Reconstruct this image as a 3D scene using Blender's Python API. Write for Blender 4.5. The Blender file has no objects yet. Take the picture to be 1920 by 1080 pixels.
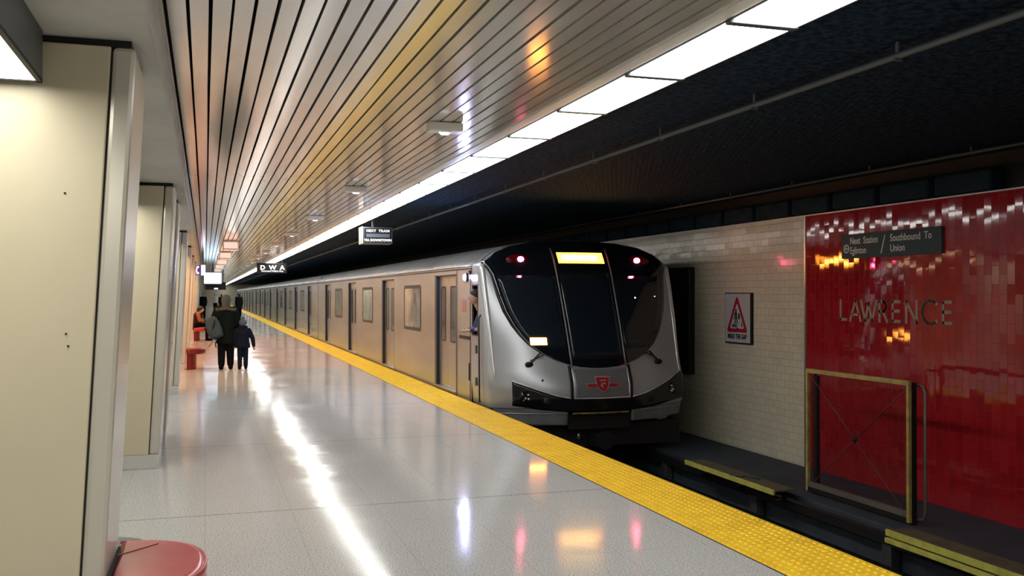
import bpy, bmesh, math, random
from mathutils import Vector, Matrix
random.seed(7)
C = bpy.context.scene
COL = C.collection
R = math.radians

# ------------------------------------------------------------------ camera, world, exposure
F = 1800.0
cam = bpy.data.cameras.new('camera'); camo = bpy.data.objects.new('camera', cam); COL.objects.link(camo)
cam.sensor_width = 36; cam.lens = 36 * F / 1920; cam.clip_end = 400; cam.clip_start = .05
YAW = math.atan(575 / F)
camo.location = (0, 0, 1.6)
camo.rotation_euler = (R(90) + math.atan(12 / F), 0, -YAW)
C.camera = camo
w = bpy.data.worlds.new('world'); C.world = w; w.use_nodes = True
w.node_tree.nodes['Background'].inputs[0].default_value = (.5, .55, .65, 1)
w.node_tree.nodes['Background'].inputs[1].default_value = .02
C.view_settings.view_transform = 'Standard'; C.view_settings.look = 'None'
C.view_settings.gamma = 1; C.view_settings.exposure = 0.2
C.view_settings.use_curve_mapping = False
LIGHT_MAIN = 9.5
LIGHT_BAY = 6.3
LIGHT_WARM = 15.0

# ------------------------------------------------------------------ materials
class NT:
    def __init__(s, name):
        s.m = bpy.data.materials.new(name); s.m.use_nodes = True
        s.t = s.m.node_tree; s.b = s.t.nodes['Principled BSDF']
    def n(s, typ, **kw):
        x = s.t.nodes.new(typ)
        for k, v in kw.items():
            if isinstance(k, str) and hasattr(x, k): setattr(x, k, v)
        return x
    def l(s, a, b): s.t.links.new(a, b)
    def set(s, **kw):
        for k, v in kw.items():
            i = s.b.inputs[k.replace('_', ' ')]
            i.default_value = (tuple(v) + (1,)) if isinstance(v, (tuple, list)) and len(v) == 3 else v
    def coord(s, scale=(1, 1, 1), rot=(0, 0, 0)):
        g = s.n('ShaderNodeNewGeometry'); mp = s.n('ShaderNodeMapping')
        s.l(g.outputs['Position'], mp.inputs[0])
        mp.inputs['Scale'].default_value = scale; mp.inputs['Rotation'].default_value = rot
        return mp.outputs[0]
    def ocoord(s, scale=(1, 1, 1)):
        g = s.n('ShaderNodeTexCoord'); mp = s.n('ShaderNodeMapping')
        s.l(g.outputs['Object'], mp.inputs[0]); mp.inputs['Scale'].default_value = scale
        return mp.outputs[0]
    def noise(s, co, scale, detail=3, rough=.5):
        x = s.n('ShaderNodeTexNoise'); s.l(co, x.inputs['Vector'])
        x.inputs['Scale'].default_value = scale; x.inputs['Detail'].default_value = detail
        x.inputs['Roughness'].default_value = rough
        return x.outputs[0]
    def ramp(s, fac, stops):
        x = s.n('ShaderNodeValToRGB'); s.l(fac, x.inputs[0]); e = x.color_ramp.elements
        while len(e) < len(stops): e.new(.5)
        for i, (p, c) in enumerate(stops):
            e[i].position = p; e[i].color = tuple(c) + (1,) if len(c) == 3 else c
        return x.outputs[0]
    def mix(s, fac, a, b, mode='MIX'):
        x = s.n('ShaderNodeMix'); x.data_type = 'RGBA'; x.blend_type = mode
        if hasattr(fac, 'node'): s.l(fac, x.inputs[0])
        else: x.inputs[0].default_value = fac
        for v, i in ((a, 6), (b, 7)):
            if hasattr(v, 'node'): s.l(v, x.inputs[i])
            else: x.inputs[i].default_value = tuple(v) + (1,)
        return x.outputs[2]
    def bump(s, h, dist, strength=1, nrm=None):
        x = s.n('ShaderNodeBump'); s.l(h, x.inputs['Height'])
        x.inputs['Distance'].default_value = dist; x.inputs['Strength'].default_value = strength
        if nrm: s.l(nrm, x.inputs['Normal'])
        return x.outputs[0]
    def tilt(s, val, amt):
        """per-cell facet normal: val is a 0..1 value unique for each tile"""
        wn = s.n('ShaderNodeTexWhiteNoise'); wn.noise_dimensions = '1D'; 
        mm = s.n('ShaderNodeMath'); mm.operation = 'MULTIPLY'; mm.inputs[1].default_value = 977.0
        s.l(val, mm.inputs[0]); s.l(mm.outputs[0], wn.inputs['W'])
        sb = s.n('ShaderNodeVectorMath'); sb.operation = 'SUBTRACT'; s.l(wn.outputs['Color'], sb.inputs[0]); sb.inputs[1].default_value = (.5, .5, .5)
        sc = s.n('ShaderNodeVectorMath'); sc.operation = 'SCALE'; s.l(sb.outputs[0], sc.inputs[0]); sc.inputs['Scale'].default_value = amt
        g = s.n('ShaderNodeNewGeometry'); ad = s.n('ShaderNodeVectorMath'); ad.operation = 'ADD'
        s.l(g.outputs['Normal'], ad.inputs[0]); s.l(sc.outputs[0], ad.inputs[1])
        nn = s.n('ShaderNodeVectorMath'); nn.operation = 'NORMALIZE'; s.l(ad.outputs[0], nn.inputs[0])
        return nn.outputs[0]

def plain(name, col, rough=.5, metal=0, bump=0, bscale=30, var=0, vscale=3, **kw):
    t = NT(name); t.set(Base_Color=col, Roughness=rough, Metallic=metal, **kw)
    if var:
        co = t.ocoord(); f = t.noise(co, vscale, 4, .6)
        t.l(t.ramp(f, [(.3, tuple(c * (1 - var) for c in col)), (.7, tuple(min(1, c * (1 + var)) for c in col))]), t.b.inputs['Base Color'])
    if bump:
        co = t.ocoord(); t.l(t.bump(t.noise(co, bscale, 4), bump), t.b.inputs['Normal'])
    return t.m
def emis(name, col, s):
    t = NT(name); t.set(Base_Color=col, Emission_Color=col, Emission_Strength=s, Roughness=.4); return t.m

def brick(t, co, bw, bh, mortar, off=.5):
    br = t.n('ShaderNodeTexBrick'); t.l(co, br.inputs['Vector'])
    br.inputs['Scale'].default_value = 1; br.inputs['Brick Width'].default_value = bw; br.inputs['Row Height'].default_value = bh
    br.inputs['Mortar Size'].default_value = mortar; br.inputs['Mortar Smooth'].default_value = .1
    br.inputs['Color1'].default_value = (0, 0, 0, 1); br.inputs['Color2'].default_value = (1, 1, 1, 1); br.inputs['Mortar'].default_value = (.5, .5, .5, 1)
    br.offset = off; br.offset_frequency = 2
    return br
def swz(t, order):
    g = t.n('ShaderNodeNewGeometry'); sp = t.n('ShaderNodeSeparateXYZ'); cb = t.n('ShaderNodeCombineXYZ')
    t.l(g.outputs['Position'], sp.inputs[0])
    for i, k in enumerate(order): t.l(sp.outputs[k], cb.inputs[i])
    return cb.outputs[0]
def tile_mat(name, vertical, cols, mortarcol, tilt, rough, mortar=.0022, spec=.5):
    t = NT(name)
    co = swz(t, 'ZYX' if vertical else 'YZX')
    br = brick(t, co, .2, .1, mortar)
    t.set(Specular_IOR_Level=spec)
    col = t.ramp(br.outputs['Color'], [(i / (len(cols) - 1), c) for i, c in enumerate(cols)])
    stain = t.noise(t.coord(), .8, 5, .6)
    col = t.mix(t.ramp(stain, [(.4, (0, 0, 0)), (.75, (.35, .35, .35))]), col, tuple(c * .55 for c in cols[0]))
    t.l(t.mix(br.outputs['Fac'], col, mortarcol), t.b.inputs['Base Color'])
    rr = t.n('ShaderNodeMath'); rr.operation = 'MULTIPLY_ADD'; t.l(br.outputs['Fac'], rr.inputs[0]); rr.inputs[1].default_value = .5; rr.inputs[2].default_value = rough
    t.l(rr.outputs[0], t.b.inputs['Roughness'])
    nr = t.tilt(br.outputs['Color'], tilt)
    inv = t.n('ShaderNodeMath'); inv.operation = 'SUBTRACT'; inv.inputs[0].default_value = 1; t.l(br.outputs['Fac'], inv.inputs[1])
    n2 = t.bump(inv.outputs[0], .0015, .6, nr)
    n3 = t.bump(t.noise(t.coord(), 9, 2), .0015, .25, n2)
    t.l(n3, t.b.inputs['Normal'])
    return t.m

M = {}
M['red_tile'] = tile_mat('red glazed tile', True, [(.36, .010, .017), (.44, .014, .022), (.40, .010, .017), (.48, .018, .026)], (.22, .02, .025), .028, .055, spec=.75)
M['cream_tile'] = tile_mat('cream glazed tile', False, [(.78, .73, .56), (.84, .79, .62), (.81, .76, .59)], (.40, .37, .28), .03, .16, .0028)

def floor_mat(name='polished terrazzo', tint=None):
    t = NT(name); co = t.coord()
    sp = t.noise(co, 95, 2, .7)
    col = t.ramp(sp, [(.34, (.10, .10, .10)), (.45, (.44, .44, .435)), (.62, (.62, .62, .61))])
    big = t.noise(co, .35, 4, .6)
    col = t.mix(.25, col, t.ramp(big, [(.3, (.40, .40, .39)), (.7, (.56, .55, .53))]))
    g = swz(t, 'XYZ')
    b1 = brick(t, g, .61, .61, .0022, 0.0)
    mp = t.n('ShaderNodeMapping'); t.l(g, mp.inputs[0]); mp.inputs['Location'].default_value = (30, 2.6, 0)
    b2 = brick(t, mp.outputs[0], 60, 3.3, .006, 0)
    col = t.mix(b1.outputs['Fac'], col, (.36, .36, .355))
    col = t.mix(b2.outputs['Fac'], col, (.16, .16, .15))
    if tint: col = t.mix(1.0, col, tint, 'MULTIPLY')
    t.l(col, t.b.inputs['Base Color'])
    rn = t.noise(t.coord((1, .3, 1)), 2.2, 5, .65)
    rr = t.n('ShaderNodeMapRange'); t.l(rn, rr.inputs[0]); rr.inputs[1].default_value = .3; rr.inputs[2].default_value = .7; rr.inputs[3].default_value = .075; rr.inputs[4].default_value = .14
    t.l(rr.outputs[0], t.b.inputs['Roughness'])
    nr = t.tilt(b1.outputs['Color'], .010)
    t.l(t.bump(t.noise(co, 5, 2), .0012, .5, nr), t.b.inputs['Normal'])
    t.set(Specular_IOR_Level=.045)
    return t.m
M['terrazzo'] = floor_mat()
M['terrazzo_tinted'] = floor_mat('polished terrazzo tinted pink', (1.30, .98, .86))  # same floor colours multiplied by a pink tint

def slat_mat():
    t = NT('polished aluminium slat'); co = t.coord((1, .5, 1))
    big = t.noise(t.coord((3, .8, 1)), 1.2, 4, .6)
    t.l(t.ramp(big, [(.3, (.76, .75, .70)), (.7, (.84, .83, .78))]), t.b.inputs['Base Color'])
    t.set(Metallic=.42, Roughness=.12)
    a = t.bump(t.noise(t.coord((1, .8, 1)), 1.3, 2, .5), .010, .16)
    t.l(a, t.b.inputs['Normal'])
    return t.m
M['slat'] = slat_mat()
def dark_ceiling_mat():
    t = NT('sprayed black acoustic ceiling'); co = t.coord()
    n = t.noise(co, 17, 6, .75)
    t.l(t.ramp(n, [(.40, (.003, .012, .026)), (.64, (.034, .078, .135))]), t.b.inputs['Base Color'])
    t.set(Roughness=.8, Specular_IOR_Level=.08)
    a = t.bump(n, .05, 1.0)
    wv = t.n('ShaderNodeTexWave'); wv.wave_type = 'BANDS'; wv.bands_direction = 'X'
    t.l(t.coord((1, 1, 1), (0, 0, R(24))), wv.inputs[0]); wv.inputs['Scale'].default_value = 5.5; wv.inputs['Distortion'].default_value = 1.2; wv.inputs['Detail'].default_value = 3; wv.inputs['Detail Scale'].default_value = 3
    sx = t.n('ShaderNodeSeparateXYZ'); t.l(co, sx.inputs[0])
    mr = t.n('ShaderNodeMapRange'); t.l(sx.outputs[0], mr.inputs[0]); mr.inputs[1].default_value = 4.0; mr.inputs[2].default_value = 4.5
    mu = t.n('ShaderNodeMath'); mu.operation = 'MULTIPLY'; t.l(wv.outputs[1], mu.inputs[0]); t.l(mr.outputs[0], mu.inputs[1])
    t.l(t.bump(mu.outputs[0], .008, .6, a), t.b.inputs['Normal'])
    return t.m
M['dark_ceiling'] = dark_ceiling_mat()
def steel_mat():
    t = NT('brushed stainless steel'); co = t.ocoord((1, .15, 1))
    n = t.noise(co, 2.0, 4, .6)
    t.l(t.ramp(n, [(.3, (.42, .41, .39)), (.7, (.55, .54, .51))]), t.b.inputs['Base Color'])
    t.set(Metallic=.75, Roughness=.36)
    t.l(t.bump(t.noise(t.ocoord((1, 1, 1)), 1.4, 3), .02, .3), t.b.inputs['Normal'])
    return t.m
M['steel'] = steel_mat()
def tactile_mat():
    t = NT('yellow tactile paving'); co = t.coord()
    n = t.noise(co, 4, 5, .65)
    c = t.ramp(n, [(.25, (.78, .46, .014)), (.6, (.95, .62, .025))])
    n2 = t.noise(t.coord(), 26, 4, .7)
    c = t.mix(t.ramp(n2, [(.58, (0, 0, 0)), (.78, (.45, .45, .45))]), c, (.38, .22, .02))
    t.l(c, t.b.inputs['Base Color']); t.set(Roughness=.5)
    return t.m
M['tactile'] = tactile_mat()
M['enamel'] = plain('cream enamel panel', (.60, .54, .39), .32, 0, .0015, 1.2, .04, 1.5)
M['enamel_trim'] = plain('pale grey enamel trim', (.56, .53, .46), .22, .15, .0015, 2)
M['white_paint'] = plain('off white painted plaster', (.52, .53, .50), .6, 0, .002, 6, .10, 2)
M['plinth'] = plain('pale terrazzo plinth', (.58, .58, .56), .3, 0, 0, 30, .08, 60)
M['seam'] = plain('black joint', (.012, .012, .012), .7)
M['fixture_grey'] = plain('dark grey painted metal', (.10, .115, .125), .45, .2)
M['alum'] = plain('satin aluminium', (.55, .56, .56), .35, .9)
M['white_metal'] = plain('white painted metal', (.88, .87, .83), .35)
M['dark_metal'] = plain('dark oily metal', (.02, .021, .023), .5, .5)
M['black'] = plain('matt black', (.006, .006, .007), .6)
M['backing'] = plain('black ceiling void', (.004, .004, .004), .9)
M['concrete'] = plain('grimy dark concrete', (.035, .038, .042), .8, 0, .01, 12, .35, 3)
M['ledge'] = plain('sooty concrete ledge', (.030, .042, .060), .75, 0, .006, 14, .3, 2)
M['acoustic'] = plain('dark acoustic block', (.016, .032, .048), .8, 0, .006, 25, .2, 6, Specular_IOR_Level=.1)
M['rail'] = plain('worn rail steel', (.05, .05, .055), .35, .9)
M['silver'] = plain('silver painted cab mask', (.40, .42, .45), .3, .35, 0, 1, .03, 2)
M['silver_bright'] = plain('bright silver trim', (.80, .82, .84), .25, .4)
M['grey_panel'] = plain('grey cab panel', (.21, .22, .235), .3, .3)
M['skirt'] = plain('grey bumper skirt', (.20, .22, .23), .45, .2, 0, 1, .15, 5)
M['windscreen'] = plain('dark tinted windscreen', (.006, .008, .012), .04, 0, Coat_Weight=.5)
M['windscreen2'] = plain('tinted glass over dim cab', (.012, .018, .026), .05)
M['gloss_black'] = plain('gloss black moulding', (.008, .008, .010), .15)
M['rubber'] = plain('black rubber', (.015, .015, .016), .5)
M['grey_rubber'] = plain('grey window gasket', (.045, .042, .04), .5)
M['car_glass'] = plain('carriage window glass', (.30, .31, .30), .05, .15, 0, 1, .45, 2.2)  # pale mottled base imitates the lit interior and reflections on the panes
M['door_glass'] = plain('door window glass', (.10, .12, .14), .06, .3, 0, 1, .4, 5)
M['door_steel'] = plain('stainless door leaf', (.44, .42, .39), .3, .75)
M['jamb'] = plain('dark blue door jamb', (.018, .024, .036), .35, .2)
M['roof'] = plain('ribbed grey roof', (.30, .31, .32), .5, .5, 0, 1, .2, 1.5)
M['red_vinyl'] = plain('glossy red vinyl', (.50, .085, .10), .22, 0, .002, 7, .12, 3)
M['red_base'] = plain('dark red painted base', (.20, .015, .012), .3)
M['red_bright'] = plain('bright red vinyl', (.55, .04, .02), .35)
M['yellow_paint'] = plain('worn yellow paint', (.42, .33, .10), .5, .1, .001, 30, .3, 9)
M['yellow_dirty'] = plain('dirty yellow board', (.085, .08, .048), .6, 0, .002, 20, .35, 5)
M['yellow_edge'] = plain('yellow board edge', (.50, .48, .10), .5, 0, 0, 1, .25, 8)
M['pipe'] = plain('dull painted pipe', (.22, .20, .17), .4, .5)
M['wire'] = plain('rusty wire', (.16, .075, .06), .5, .5)
M['mesh_wire'] = plain('dark mesh wire', (.05, .03, .03), .6, .3)
M['conduit'] = plain('grey conduit', (.12, .13, .14), .5, .3)
M['sign_slate'] = plain('slate blue sign face', (.06, .095, .11), .5, Specular_IOR_Level=.1)
M['sign_white'] = plain('white sign face', (.55, .58, .62), .4)
M['letter_white'] = plain('white lettering', (.85, .85, .85), .5)
M['letter_gold'] = plain('beige sandblasted lettering', (.38, .30, .23), .6)
M['sign_red'] = plain('red sign print', (.42, .012, .03), .4)
M['crest_red'] = plain('red crest enamel', (.40, .02, .035), .35)
M['crest_pale'] = plain('pale crest outline', (.45, .33, .28), .4)
M['olive_stripe'] = plain('worn yellow stripe', (.24, .22, .05), .5, 0, 0, 1, .6, 8)
M['sign_navy'] = plain('navy sign face', (.03, .03, .09), .3)
M['diffuser'] = emis('lit white diffuser', (1.0, .985, .95), LIGHT_MAIN)
M['bay_diffuser'] = emis('lit bay diffuser', (1.0, .97, .86), LIGHT_BAY)
M['warm_diffuser'] = emis('lit warm bay diffuser', (1.0, .58, .32), LIGHT_WARM)
M['lamp_red'] = emis('lit red lamp', (1.0, .03, .12), 90)
M['lamp_red_core'] = emis('lit red lamp core', (1.0, .35, .5), 60)
M['lamp_red_dim'] = plain('dark red lens', (.12, .004, .01), .15)
M['display_amber'] = emis('lit amber display', (1.0, .27, .02), 13)
M['display_core'] = emis('lit amber display text', (1.0, .62, .12), 20)
M['amber_lamp'] = emis('lit amber lamp', (1.0, .32, .05), 22)
M['white_star'] = emis('lit blue white lamp', (.50, .56, 1.0), 900)
M['cab_dot'] = emis('lit cyan indicator', (.4, .9, 1.0), 3)
M['bulk_lens'] = emis('lit emergency light lens', (.75, .78, 1.0), 1.2)
M['box_glow'] = emis('faintly lit cream diffuser', (1.0, .80, .72), .55)
M['screen'] = emis('lit screen', (.55, .78, 1.0), 2.2)
M['led_dim'] = emis('dim display row', (.10, .12, .16), .6)
M['purple_sign'] = emis('lit purple phone sign', (.10, .04, .22), .6)
M['sign_glow'] = emis('lit white sign face', (.9, .8, 1.0), 1.6)
M['sign_letter'] = emis('lit sign lettering', (.9, .92, .95), .9)
M['headlamp'] = plain('headlamp glass', (.7, .75, .8), .08, .9)
M['skin'] = plain('skin', (.50, .30, .22), .5)
M['coat_black'] = plain('black wool coat', (.008, .012, .012), .85, 0, .004, 40, Specular_IOR_Level=.03)
M['hood_grey'] = plain('grey knit hood', (.085, .10, .09), .9, 0, .006, 60, Specular_IOR_Level=.03)
M['fur'] = plain('grey fur trim', (.10, .10, .085), .95, 0, .02, 55, Specular_IOR_Level=.03)
M['bag_grey'] = plain('grey canvas backpack', (.05, .08, .09), .8, 0, .003, 30, Specular_IOR_Level=.03)
M['bag_dark'] = plain('dark backpack trim', (.012, .016, .022), .7, Specular_IOR_Level=.03)
M['trousers_black'] = plain('black trousers', (.006, .008, .010), .8, Specular_IOR_Level=.03)
M['boot'] = plain('black boots', (.006, .006, .006), .7, Specular_IOR_Level=.05)
M['navy'] = plain('navy snow jacket', (.010, .014, .028), .7, 0, .004, 30, Specular_IOR_Level=.03)
M['knit_blue'] = plain('blue grey knit', (.10, .13, .20), .9, 0, .006, 60, Specular_IOR_Level=.03)
M['uniform'] = plain('dark blue uniform', (.02, .035, .11), .7)
M['orange_coat'] = plain('orange brown coat', (.28, .09, .03), .8)
M['brown_coat'] = plain('dark brown coat', (.04, .018, .012), .8, Specular_IOR_Level=.03)
M['paper'] = plain('white paper', (.7, .7, .68), .6)
M['hair_dark'] = plain('dark hair', (.012, .010, .009), .6)
M['pale_shirt'] = plain('pale jacket', (.45, .43, .42), .8)
M['wall_beige'] = plain('beige wall', (.48, .44, .34), .6, 0, 0, 1, .1, 1)
M['grey_disc'] = plain('grey floor plate', (.20, .205, .21), .4, .3)

# ------------------------------------------------------------------ mesh builder (world coordinates)
class MB:
    def __init__(s): s.v = []; s.f = []; s.m = []
    def add(s, vs, fs, mi=0):
        o = len(s.v); s.v += [tuple(p) for p in vs]; s.f += [tuple(i + o for i in f) for f in fs]; s.m += [mi] * len(fs); return s
    def box(s, x0, x1, y0, y1, z0, z1, mi=0):
        return s.add([(x0, y0, z0), (x1, y0, z0), (x1, y1, z0), (x0, y1, z0), (x0, y0, z1), (x1, y0, z1), (x1, y1, z1), (x0, y1, z1)],
              [(0, 3, 2, 1), (4, 5, 6, 7), (0, 1, 5, 4), (1, 2, 6, 5), (2, 3, 7, 6), (3, 0, 4, 7)], mi)
    def hexa(s, vs, mi=0):
        return s.add(vs, [(0, 3, 2, 1), (4, 5, 6, 7), (0, 1, 5, 4), (1, 2, 6, 5), (2, 3, 7, 6), (3, 0, 4, 7)], mi)
    def tube(s, pts, r, n=8, mi=0, caps=True):
        pts = [Vector(p) for p in pts]; rs = r if isinstance(r, (list, tuple)) else [r] * len(pts)
        d0 = (pts[1] - pts[0]).normalized(); up = Vector((0, 0, 1)) if abs(d0.z) < .9 else Vector((1, 0, 0))
        u = d0.cross(up).normalized(); rings = []; vs = []
        for i, p in enumerate(pts):
            a = pts[max(0, i - 1)]; b = pts[min(len(pts) - 1, i + 1)]; d = (b - a).normalized()
            u = (u - d * u.dot(d)).normalized(); v = d.cross(u)
            for k in range(n):
                an = 2 * math.pi * k / n; vs.append(p + (u * math.cos(an) + v * math.sin(an)) * rs[i])
        fs = []
        for i in range(len(pts) - 1):
            for k in range(n):
                fs.append((i * n + k, i * n + (k + 1) % n, (i + 1) * n + (k + 1) % n, (i + 1) * n + k))
        if caps:
            fs.append(tuple(range(n - 1, -1, -1))); fs.append(tuple((len(pts) - 1) * n + k for k in range(n)))
        return s.add(vs, fs, mi)
    def limb(s, pts, rs, n=12):
        s.tube(pts, rs, n)
        for p, r in zip(pts, rs): s.ball(p, (r, r, r), 10, 8)
        return s
    def ball(s, c, r, n=12, m=8, mi=0, rot=None):
        vs = [(0, 0, 1)]
        for i in range(1, m):
            t = math.pi * i / m
            for k in range(n): vs.append((math.sin(t) * math.cos(2 * math.pi * k / n), math.sin(t) * math.sin(2 * math.pi * k / n), math.cos(t)))
        vs.append((0, 0, -1)); fs = []
        for k in range(n):
            fs.append((0, 1 + k, 1 + (k + 1) % n)); fs.append((len(vs) - 1, 1 + (m - 2) * n + (k + 1) % n, 1 + (m - 2) * n + k))
        for i in range(m - 2):
            for k in range(n): fs.append((1 + i * n + k, 1 + (i + 1) * n + k, 1 + (i + 1) * n + (k + 1) % n, 1 + i * n + (k + 1) % n))
        out = []
        for p in vs:
            q = Vector((p[0] * r[0], p[1] * r[1], p[2] * r[2]))
            if rot is not None: q = rot @ q
            out.append(q + Vector(c))
        return s.add(out, fs, mi)
    def loft(s, rings, n=20, mi=0, sq=2.0):
        """rings: (cx, cy, cz, rx, ry) stacked, superellipse exponent sq"""
        vs = []
        for (cx, cy, cz, rx, ry) in rings:
            for k in range(n):
                a = 2 * math.pi * k / n; ca, sa = math.cos(a), math.sin(a)
                vs.append((cx + rx * math.copysign(abs(ca) ** (2 / sq), ca), cy + ry * math.copysign(abs(sa) ** (2 / sq), sa), cz))
        fs = [(i * n + k, i * n + (k + 1) % n, (i + 1) * n + (k + 1) % n, (i + 1) * n + k) for i in range(len(rings) - 1) for k in range(n)]
        fs.append(tuple(range(n - 1, -1, -1))); fs.append(tuple((len(rings) - 1) * n + k for k in range(n)))
        return s.add(vs, fs, mi)
    def prism(s, poly, fn, d0, d1, mi=0):
        """poly 2D ccw; fn(u, v, d) -> 3D"""
        n = len(poly)
        vs = [fn(u, v, d0) for u, v in poly] + [fn(u, v, d1) for u, v in poly]
        fs = [tuple(range(n - 1, -1, -1)), tuple(range(n, 2 * n))] + [(k, (k + 1) % n, n + (k + 1) % n, n + k) for k in range(n)]
        return s.add(vs, fs, mi)
    def ring2(s, outer, inner, fn, d0, d1, mi=0):
        n = len(outer)
        vs = [fn(u, v, d) for d in (d0, d1) for P in (outer, inner) for u, v in P]
        fs = []
        for k in range(n):
            j = (k + 1) % n
            fs += [(k, j, n + j, n + k), (2 * n + k, 3 * n + k, 3 * n + j, 2 * n + j), (k, 2 * n + k, 2 * n + j, j), (n + k, n + j, 3 * n + j, 3 * n + k)]
        return s.add(vs, fs, mi)
    def build(s, name, mats, parent=None, smooth=False, bevel=0, fix=True, autosmooth=None):
        me = bpy.data.meshes.new(name)
        off = Vector(parent.get('_o', (0, 0, 0))) if parent is not None else Vector((0, 0, 0))
        me.from_pydata([Vector(p) - off for p in s.v], [], s.f)
        if not isinstance(mats, (list, tuple)): mats = [mats]
        for m in mats: me.materials.append(m)
        for p, mi in zip(me.polygons, s.m): p.material_index = mi
        if fix:
            bm = bmesh.new(); bm.from_mesh(me); bmesh.ops.recalc_face_normals(bm, faces=bm.faces); bm.to_mesh(me); bm.free()
        if smooth or autosmooth:
            for p in me.polygons: p.use_smooth = True
            if autosmooth:
                me.set_sharp_from_angle(angle=R(autosmooth))
        o = bpy.data.objects.new(name, me); COL.objects.link(o)
        if parent is not None: o.parent = parent; o['_o'] = tuple(off)
        if bevel:
            b = o.modifiers.new('bevel', 'BEVEL'); b.width = bevel; b.segments = 2; b.limit_method = 'ANGLE'; b.angle_limit = R(40)
        return o

def tag(o, label=None, cat=None, group=None, kind=None):
    if label: o['label'] = label
    if cat: o['category'] = cat
    if group: o['group'] = group
    if kind: o['kind'] = kind
    return o
def thing(name, loc, label, cat, group=None):
    o = bpy.data.objects.new(name, None); COL.objects.link(o); o.location = loc; o['_o'] = tuple(loc); o.empty_display_size = .1
    return tag(o, label, cat, group)
def struct(mb, name, mats, label=None, **kw):
    o = mb.build(name, mats, **kw); o['kind'] = 'structure'
    if label: o['label'] = label
    return o
def copy_tree(o, parent=None):
    c = o.copy(); COL.objects.link(c)
    if parent is not None: c.parent = parent
    for ch in list(o.children): copy_tree(ch, c)
    return c
def fuse(mb, voxel, smooth=2):
    """merge everything in mb into one continuous surface"""
    me = bpy.data.meshes.new('tmp'); me.from_pydata([Vector(p) for p in mb.v], [], mb.f)
    bm = bmesh.new(); bm.from_mesh(me); bmesh.ops.recalc_face_normals(bm, faces=bm.faces); bm.to_mesh(me); bm.free()
    o = bpy.data.objects.new('tmp', me); COL.objects.link(o)
    r = o.modifiers.new('r', 'REMESH'); r.mode = 'VOXEL'; r.voxel_size = voxel
    if smooth:
        sm = o.modifiers.new('s', 'SMOOTH'); sm.factor = .5; sm.iterations = smooth
    dg = bpy.context.evaluated_depsgraph_get(); ev = o.evaluated_get(dg)
    m2 = bpy.data.meshes.new_from_object(ev)
    out = MB(); out.add([v.co.copy() for v in m2.vertices], [tuple(p.vertices) for p in m2.polygons])
    bpy.data.objects.remove(o); bpy.data.meshes.remove(me); bpy.data.meshes.remove(m2)
    return out
def text_mb(txt, size, fn, depth=.004, bold=0, spacing=1.0, xscale=1.0, align='LEFT', mb=None):
    cu = bpy.data.curves.new('t', 'FONT'); cu.body = txt; cu.size = size; cu.extrude = 0; cu.offset = bold; cu.space_character = spacing
    cu.align_x = align; cu.resolution_u = 3
    o = bpy.data.objects.new('t', cu); COL.objects.link(o)
    dg = bpy.context.evaluated_depsgraph_get(); me = bpy.data.meshes.new_from_object(o.evaluated_get(dg))
    bm = bmesh.new(); bm.from_mesh(me)
    bmesh.ops.remove_doubles(bm, verts=bm.verts, dist=1e-5)
    g = bmesh.ops.extrude_face_region(bm, geom=list(bm.faces))
    for v in [e for e in g['geom'] if isinstance(e, bmesh.types.BMVert)]: v.co.z += depth
    bm.verts.index_update(); mb = mb or MB()
    mb.add([fn(v.co.x * xscale, v.co.y, v.co.z) for v in bm.verts], [tuple(v.index for v in f.verts) for f in bm.faces])
    bm.free(); bpy.data.objects.remove(o); bpy.data.curves.remove(cu); bpy.data.meshes.remove(me)
    return mb
def rrect(x0, x1, y0, y1, r, n=5):
    out = []
    for cx, cy, a0 in ((x1 - r, y1 - r, 0), (x0 + r, y1 - r, 90), (x0 + r, y0 + r, 180), (x1 - r, y0 + r, 270)):
        for k in range(n + 1):
            a = R(a0 + 90 * k / n); out.append((cx + r * math.cos(a), cy + r * math.sin(a)))
    return out
ORD = ['nearest', 'second', 'third', 'fourth', 'fifth', 'sixth', 'seventh', 'eighth', 'ninth', 'tenth', 'eleventh', 'twelfth', 'thirteenth', 'fourteenth', 'fifteenth', 'sixteenth', 'seventeenth', 'eighteenth', 'nineteenth', 'twentieth', 'twenty-first', 'twenty-second', 'twenty-third', 'twenty-fourth', 'twenty-fifth']

# ------------------------------------------------------------------ setting
ZC = 3.0; YF = 150.0; YB = -8.0
XE = 3.78; XY = 3.156; XW = 7.7
struct(MB().box(-6, XY, YB, 21.2, -.35, 0).box(-6, XY, 38.0, YF, -.35, 0), 'floor', M['terrazzo'], 'polished pale grey terrazzo platform floor')
struct(MB().box(-6, XY, 21.2, 38.0, -.35, 0), 'floor_pink', M['terrazzo_tinted'], 'pink-tinted band of platform floor around the walking adult')
struct(MB().box(XE - .35, XE - .06, YB, YF, -1.15, -.351), 'wall_platform', M['concrete'])
struct(MB().box(XE - .06, XW + .3, YB, YF, -1.4, -1.15), 'floor_trackbed', M['concrete'], 'dark concrete track bed below the platform')
struct(MB().box(6.5, XW, YB, YF, -1.15, -.72), 'trim_ledge', M['ledge'], 'dark concrete ledge along the foot of the track wall', bevel=.01)
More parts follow.
